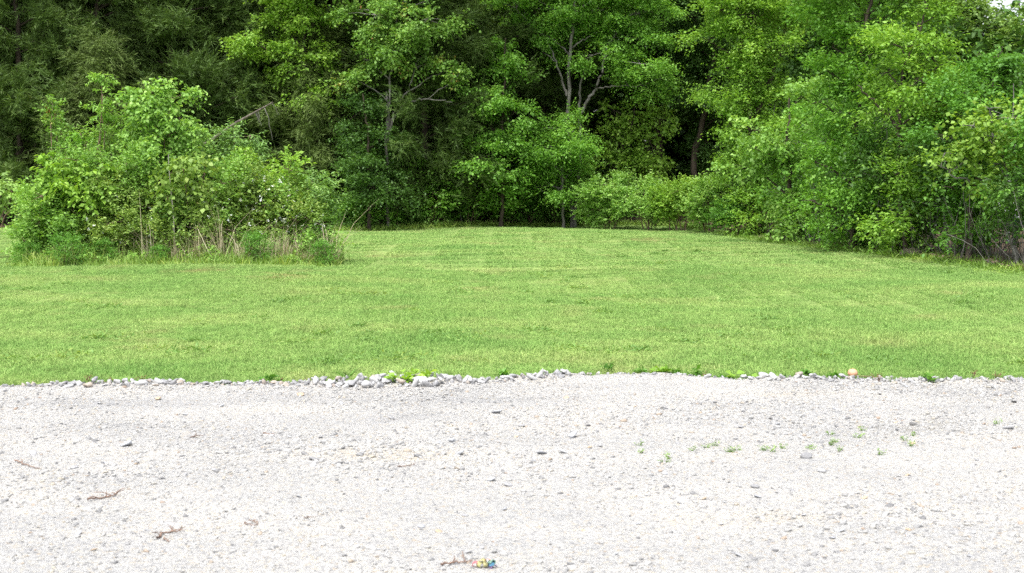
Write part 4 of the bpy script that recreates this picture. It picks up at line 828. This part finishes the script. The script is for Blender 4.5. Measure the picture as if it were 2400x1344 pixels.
gn_scatter('border_rubble', np.stack([px_, py_, gz(px_, py_) + mound(px_, py_) * rng.uniform(.2, .9, n) + sz * .1], 1), np.stack([sz, sz, sz * rng.uniform(.6, 1.1, n)], 1), rng.uniform(0, 6.28, (n, 3)), [rock_mesh('rubble', 1, .65, 5, M['border'], .08) for _ in range(5)], M['border'], 'small broken limestone rubble filling the border between the rocks')
SM = {k: [rock_mesh('stone', 2, .5, 8, M[k], .03) for _ in range(4)] for k in ('stone_grey', 'stone_dark', 'stone_tan', 'stone_pale')}
for (px, py, wp, mt, lab) in (
    (1950, 903, 20, 'stone_grey', 'rounded grey stone on the gravel just below the orange ball'),
    (2140, 1006, 22, 'stone_dark', 'dark grey pointed stone among dead weeds on the right gravel'),
    (2366, 1016, 30, 'stone_grey', 'broad grey stone on the gravel at the right edge'),
    (372, 946, 24, 'stone_tan', 'greyish tan stone on the upper left gravel'),
    (704, 937, 18, 'stone_tan', 'small tan stone on the gravel below the border gap'),
    (75, 1073, 26, 'stone_grey', 'grey stone on the gravel at the left above the long twig'),
    (736, 1087, 26, 'stone_grey', 'flat grey stone on the left middle gravel'),
    (742, 1068, 20, 'stone_pale', 'pale bluish stone just above the flat grey one'),
    (520, 960, 16, 'stone_pale', 'pale cream stone on the gravel right of the tan one'),
    (1076, 1076, 28, 'stone_pale', 'tilted pale stone with a dark underside in the centre gravel'),
    (1060, 1047, 26, 'stone_pale', 'pale stone behind the tilted one in the centre gravel'),
    (1188, 1145, 28, 'stone_grey', 'rectangular grey stone chip in the lower centre gravel'),
    (1222, 1010, 20, 'stone_grey', 'rounded grey stone in the upper centre gravel'),
    (1350, 998, 14, 'stone_grey', 'small grey stone right of centre in the upper gravel'),
    (1165, 981, 26, 'stone_pale', 'pale bluish flat stone in the upper centre gravel'),
    (1340, 1036, 30, 'stone_pale', 'long pale slab right of centre in the gravel'),
    (1320, 1075, 26, 'stone_grey', 'thin dark-edged slab right of centre in the gravel'),
    (1270, 1078, 24, 'stone_pale', 'pale slab left of the dark-edged one'),
    (1405, 1058, 16, 'stone_grey', 'grey stone left of the grass sprigs'),
    (1890, 1084, 36, 'stone_grey', 'long flat grey stone below the grass sprigs on the right gravel'),
    (1928, 1118, 26, 'stone_grey', 'flat grey stone below the long one on the right gravel'),
    (1768, 1152, 24, 'stone_grey', 'grey stone on the lower right gravel'),
    (1650, 1180, 16, 'stone_tan', 'small tan stone on the lower right gravel'),
    (1738, 1008, 18, 'stone_grey', 'small grey stone on the upper right gravel'),
    (1808, 989, 13, 'stone_dark', 'small dark stone in the upper right gravel'),
    (1858, 998, 13, 'stone_dark', 'small dark stone right of another in the upper right gravel'),
    (2062, 934, 12, 'stone_dark', 'tiny dark stone on the gravel below the border at the right'),
    (2334, 936, 12, 'stone_dark', 'black stone on the gravel near the right edge'),
    (2376, 956, 16, 'stone_dark', 'dark flat stone at the right gravel edge'),
    (2204, 992, 12, 'stone_dark', 'small dark stone right of the dead weeds'),
    (2128, 1125, 16, 'stone_tan', 'rounded tan-grey stone on the right gravel'),
    (2282, 1262, 16, 'stone_pale', 'pale stone low on the right gravel'),
    (916, 994, 18, 'stone_grey', 'grey stone on the gravel left of centre'),
    (1042, 1110, 12, 'stone_tan', 'small olive-tan stone left of the centre gravel'),
    (1150, 1135, 26, 'stone_pale', 'pale stone left of the rectangular chip'),
    (1184, 1207, 20, 'stone_pale', 'pale stone low in the centre gravel'),
    (988, 1250, 20, 'stone_pale', 'pale greenish stone low left of centre'),
    (300, 1052, 36, 'stone_pale', 'long pale slab on the left gravel'),
    (436, 1125, 14, 'stone_grey', 'small grey stone on the lower left gravel'),
    (318, 1100, 12, 'stone_tan', 'small brown stone on the left gravel'),
    (175, 1107, 20, 'stone_grey', 'grey stone right of the long twig'),
    (1560, 1122, 18, 'stone_pale', 'pale stone below the grass sprigs'),
    (1490, 960, 12, 'stone_tan', 'small tan stone right of the upper centre'),
    (2290, 1090, 13, 'stone_grey', 'small grey stone right of the last grass sprigs')):
    rock('stone', px, py, wp, SM[mt][rng.integers(0, 4)], lab, 'loose stones on the gravel', 'stone', flat=.75)
gen = 'small loose stone lying in the white gravel'
for k in range(110):
    mt = ('stone_grey', 'stone_pale', 'stone_pale', 'stone_tan', 'stone_dark')[rng.choice(5, p=[.36, .3, .14, .12, .08])]
    px, py = rng.uniform(10, 2390), rng.uniform(915, 1330)
    rock('small_stone', px, py, rng.uniform(8, 16) * (.6 if mt == 'stone_dark' else 1) * (1 + (py - 900) / 900), SM[mt][rng.integers(0, 4)], gen.replace('small', {'stone_grey': 'small grey', 'stone_pale': 'small pale bluish', 'stone_tan': 'small tan', 'stone_dark': 'tiny dark'}[mt]) + ' at the ' + ('upper' if py < 1040 else 'middle' if py < 1180 else 'lower') + ' ' + ('far left' if px < 480 else 'left' if px < 960 else 'centre' if px < 1440 else 'right' if px < 1920 else 'far right'), 'small stones in the gravel', 'stone', flat=.6, dz=-.002)

# ------------------------------------------------------------------ orange ball, wrapper, twigs, weeds
g0 = G(1998, 888); rb = 11.5 * g0[1] / FPX
th = np.linspace(0, math.pi, 25); ph = np.arange(48) * 2 * math.pi / 48
T_, F_ = np.meshgrid(th, ph, indexing='ij'); rr = rb * (1 - .035 * np.abs(np.cos(F_ * 6)) ** 8 * np.sin(T_)) * (1 - .10 * np.exp(-(T_ / .25) ** 2))
V = np.stack([rr * np.sin(T_) * np.cos(F_), rr * np.sin(T_) * np.sin(F_), rr * np.cos(T_) * .92], -1).reshape(-1, 3)
i = (np.arange(24)[:, None] * 48 + np.arange(48)[None]).ravel(); j = (np.arange(24)[:, None] * 48 + (np.arange(48)[None] + 1) % 48).ravel()
me = mesh_arrays('orange_ball', V, np.stack([i, i + 48, j + 48, j], 1)); smooth(me)
tag(link('orange_ball', me, solid_mat('faded_orange_plastic', (.60, .30, .19), (.68, .37, .25), 12, .55, .05), None, (g0[0], g0[1], gz(g0[0], g0[1]) + rb * .72)), 'faded orange ball with fine seams lying among the border rocks', 'ball')

g0 = G(1135, 1344); root = empty('ribbon_bow', (g0[0], g0[1], gz(g0[0], g0[1])), 'crumpled multicoloured ribbon bow on the gravel at the bottom edge', 'ribbon')
for k, (c, dx, dz) in enumerate((((.50, .14, .16), -.032, .012), ((.40, .38, .17), -.015, .012), ((.42, .40, .2), .0, .014), ((.50, .16, .11), .014, .024), ((.20, .36, .28), .028, .020), ((.10, .27, .40), .026, .010), ((.38, .36, .16), -.006, .022), ((.22, .14, .28), .033, .004))):
    tb = []; n_ = 9; a = np.linspace(0, math.pi * 1.3, n_); R_ = .013
    cpt = np.stack([dx + R_ * np.cos(a) * math.cos(k), R_ * np.cos(a) * math.sin(k), dz + R_ * np.sin(a) * .8], 1); wv = np.array([-math.sin(k), math.cos(k), .2]) * .009
    V = np.concatenate([cpt - wv, cpt + wv]); i = np.arange(n_ - 1); me = mesh_arrays('ribbon_loop', V, np.stack([i, i + 1, i + 1 + n_, i + n_], 1)); smooth(me)
    o = link('ribbon_loop', me, solid_mat('ribbon_colour', tuple(v * .9 for v in c), c, 20, .45, .05), root); sm = o.modifiers.new('thick', 'SOLIDIFY'); sm.thickness = .001

def twig(label, pts_, r=.004, forks=3, mat=None):
    q = np.array([G(a[0], a[1]) for a in pts_]); q[:, 2] = gz(q[:, 0], q[:, 1]) + r + .004; o0 = q[0].copy(); tb = Tubes()
    s_ = np.linspace(0, len(q) - 1, 4 * len(q)); c = np.stack([np.interp(s_, np.arange(len(q)), q[:, k]) for k in range(3)], 1); c[1:-1] += rng.normal(0, .004, (len(c) - 2, 3)) * [1, 1, .6]
    tb.add(c - o0, np.linspace(r, r * .5, len(c)), 5)
    for k in range(forks):
        j = rng.integers(2, len(c) - 1); e = c[j] + rng.normal(0, .035, 3) * [1, 1, 0] + [0, 0, abs(rng.normal(0, .015))]; tb.add(curve(c[j], e, .1, 5, .1) - o0, np.linspace(r * .6, r * .3, 5), 4)
    return tag(link('twig', tb.mesh('twig'), mat or M['twig'], None, o0), label, 'twig')
twig('reddish brown forked twig on the left gravel', [(205, 1188), (235, 1182), (262, 1178), (275, 1174)], .0045, 7)
twig('reddish brown tangled twig on the lower left gravel', [(368, 1282), (385, 1270), (405, 1266), (425, 1262)], .0045, 8)
twig('small brown stick end below the tangled twig', [(384, 1281), (398, 1290)], .003, 0)
twig('straight brown twig at the left picture edge', [(35, 1092), (66, 1104), (96, 1112)], .004, 1)
twig('thin looped brown twig on the lower left gravel', [(575, 1243), (590, 1239), (604, 1243), (600, 1249), (576, 1246), (575, 1243)], .0025, 0)
twig('thin dark twig on the gravel left of centre', [(445, 1031), (462, 1028), (478, 1026)], .003, 1)
twig('short dark twig on the gravel below the small tan stone', [(616, 1026), (630, 1027), (644, 1029)], .004, 0)
twig('thin straight twig low on the left gravel', [(712, 1233), (742, 1231)], .002, 0)
twig('dark brown stick leading to the ribbon bow', [(1033, 1343), (1060, 1339), (1085, 1336), (1108, 1333)], .0045, 3)
twig('thin dark twig in the centre left gravel', [(932, 1109), (950, 1107), (972, 1104)], .003, 1)
twig('long dry vine stem trailing right from the orange ball', [(2008, 889), (2035, 891), (2060, 894), (2090, 898)], .004, 2)

def weed(label, px, py, hpx, kind, group):
    g = G(px, py); x, y = g[0], g[1]; h = hpx * y / FPX; z = lz(x, y) if y > edge_y(x) + band(x) else gz(x, y)
    tb, lv = Tubes(), Leaves(); k = {'leafy': 6, 'vine': 7, 'sprig': 5, 'red': 5, 'grassy': 12}[kind]
    mat = {'leafy': M['mid'], 'vine': M['yellowgreen'], 'sprig': M['pale'], 'red': M['redweed'], 'grassy': M['mid']}[kind]
    for j in range(k):
        e = np.array([rng.normal(0, h * (.9 if kind in ('vine', 'sprig') else .4)), rng.normal(0, h * .4), h * rng.uniform(.45, 1)]); pth = curve([0, 0, -.01], e, .1, 5, .05); tb.add(pth, np.linspace(.0022, .0012, 5), 4)
        if kind == 'grassy': lv.sprays(pth[:1], nrm(e[None] + 1e-6), 2, .02, h * 1.1, .007, 0, 1.)
        else:
            L_ = {'leafy': .045, 'vine': .06, 'sprig': .014, 'red': .018}[kind]
            lv.sprays(pth[2:3], nrm((pth[-1] - pth[2])[None] + 1e-6), {'leafy': 5, 'vine': 3, 'sprig': 6, 'red': 5}[kind], max(h * .6, .03), L_, L_ * (.85 if kind == 'vine' else .5), .1, .5)
    root = empty('weed', (x, y, z), label, 'weed', group); link('stems', tb.mesh('stems'), M['twig'] if kind == 'red' else mat, root); link('leaves', lv.mesh('leaves'), mat, root)
M['redweed'] = leaf_mat('reddish_weed_leaf', [(0, (.10, .06, .035)), (.6, (.17, .095, .05)), (1, (.16, .17, .05))], .25, .04)
eW, gW = 'weeds along the border rocks', 'weeds growing in the gravel'
for (px, py, h, kd, lab) in (
    (205, 893, 18, 'red', 'small reddish-brown weed at the left border heap'), (330, 890, 16, 'red', 'thin dry weed over the left border rocks'), (258, 893, 12, 'red', 'tiny rusty weed left of the first large rocks'),
    (630, 893, 22, 'leafy', 'dark green leafy weed in the border left of centre'), (655, 893, 14, 'red', 'dry orange weed right of the dark leafy one'), (728, 893, 16, 'red', 'dry brown weed at the left end of the large heap'),
    (815, 880, 30, 'grassy', 'green grass tuft behind the large border heap'), (938, 897, 16, 'vine', 'bright vine leaves on the large border heap'), (968, 893, 20, 'vine', 'second bunch of vine leaves on the large border heap'),
    (1180, 878, 14, 'leafy', 'low green weed in the grass notch of the border'), (1290, 884, 14, 'grassy', 'small grass tuft right of the border notch'), (1422, 866, 24, 'leafy', 'pale leafy weed standing in the lawn edge at the border bend'),
    (1500, 872, 14, 'leafy', 'low weed left end of the runner patch'), (1540, 874, 18, 'vine', 'runner with dark leaves along the border'), (1585, 874, 14, 'leafy', 'weed in the middle of the runner patch'),
    (1625, 877, 24, 'leafy', 'dark weed at the right end of the runner patch'), (1655, 882, 20, 'red', 'yellowing weed right of the runner patch'), (1730, 888, 20, 'vine', 'broad clump of weeds at the edge of the gravel'), (1700, 886, 14, 'leafy', 'weed left of the broad clump'),
    (1885, 878, 18, 'leafy', 'dark weed between two border rocks'), (1952, 882, 14, 'leafy', 'weed left of the orange ball'), (2060, 897, 18, 'red', 'bare reddish sprout right of the orange ball'), (2095, 898, 12, 'sprig', 'tiny sprig right of the reddish sprout'),
    (2130, 892, 12, 'sprig', 'small green sprig by the right border rocks'), (2175, 898, 20, 'leafy', 'green weed at the foot of the right border rocks'), (2280, 880, 18, 'red', 'dark red weed in the lawn edge at the right'), (2335, 882, 18, 'red', 'second dark red weed at the far right lawn edge'), (2365, 896, 10, 'sprig', 'faint sprig at the far right of the border'), (1840, 888, 10, 'grassy', 'low grass patch on the gravel left of the orange ball')):
    weed(lab, px, py + (11 if kd == 'vine' and px < 1000 else 6), h * (1.35 if kd == 'vine' and px < 1000 else 1), kd, eW)
M_g = 'small green sprig growing in the right gravel'
for (px, py, h) in ((1490, 1070, 12), (1505, 1066, 10), (1570, 1085, 14), (1560, 1078, 10), (1650, 1062, 12), (1668, 1058, 14), (1700, 1070, 8), (1725, 1069, 8), (1740, 1068, 8), (1798, 1068, 16), (1815, 1066, 14), (1905, 1058, 16), (1930, 1052, 16), (1945, 1048, 14), (2005, 1045, 10), (2060, 1072, 14), (2010, 1015, 10), (2100, 1045, 12), (2130, 1050, 10), (2120, 1030, 8), (2335, 1010, 12), (1975, 1030, 8), (1850, 1062, 8), (1620, 1060, 8), (1960, 1062, 8)):
    weed(M_g + ' ' + ('left of the long flat stone' if px < 1800 else 'near the dead weeds' if px > 2050 else 'above the long flat stone'), px + rng.normal(0, 9), py + rng.normal(0, 5), h * rng.uniform(.3, .6), 'sprig', gW)
# dead weeds patch
tb = Tubes()
for k in range(95):
    g = G(rng.normal(2165, 55), rng.normal(1015, 9)); q = np.array([g[0], g[1], gz(g[0], g[1])]); tb.add(curve(q, q + rng.normal(0, .025, 3) * [1, 1, 0] + [0, 0, rng.uniform(.01, .04)], .1, 4, .1), np.linspace(.0012, .0006, 4), 3)
tag(link('dead_weeds', tb.mesh('dead_weeds'), M['bark_pale']), 'mat of tiny dead brown weed stems on the right gravel', kind='stuff')
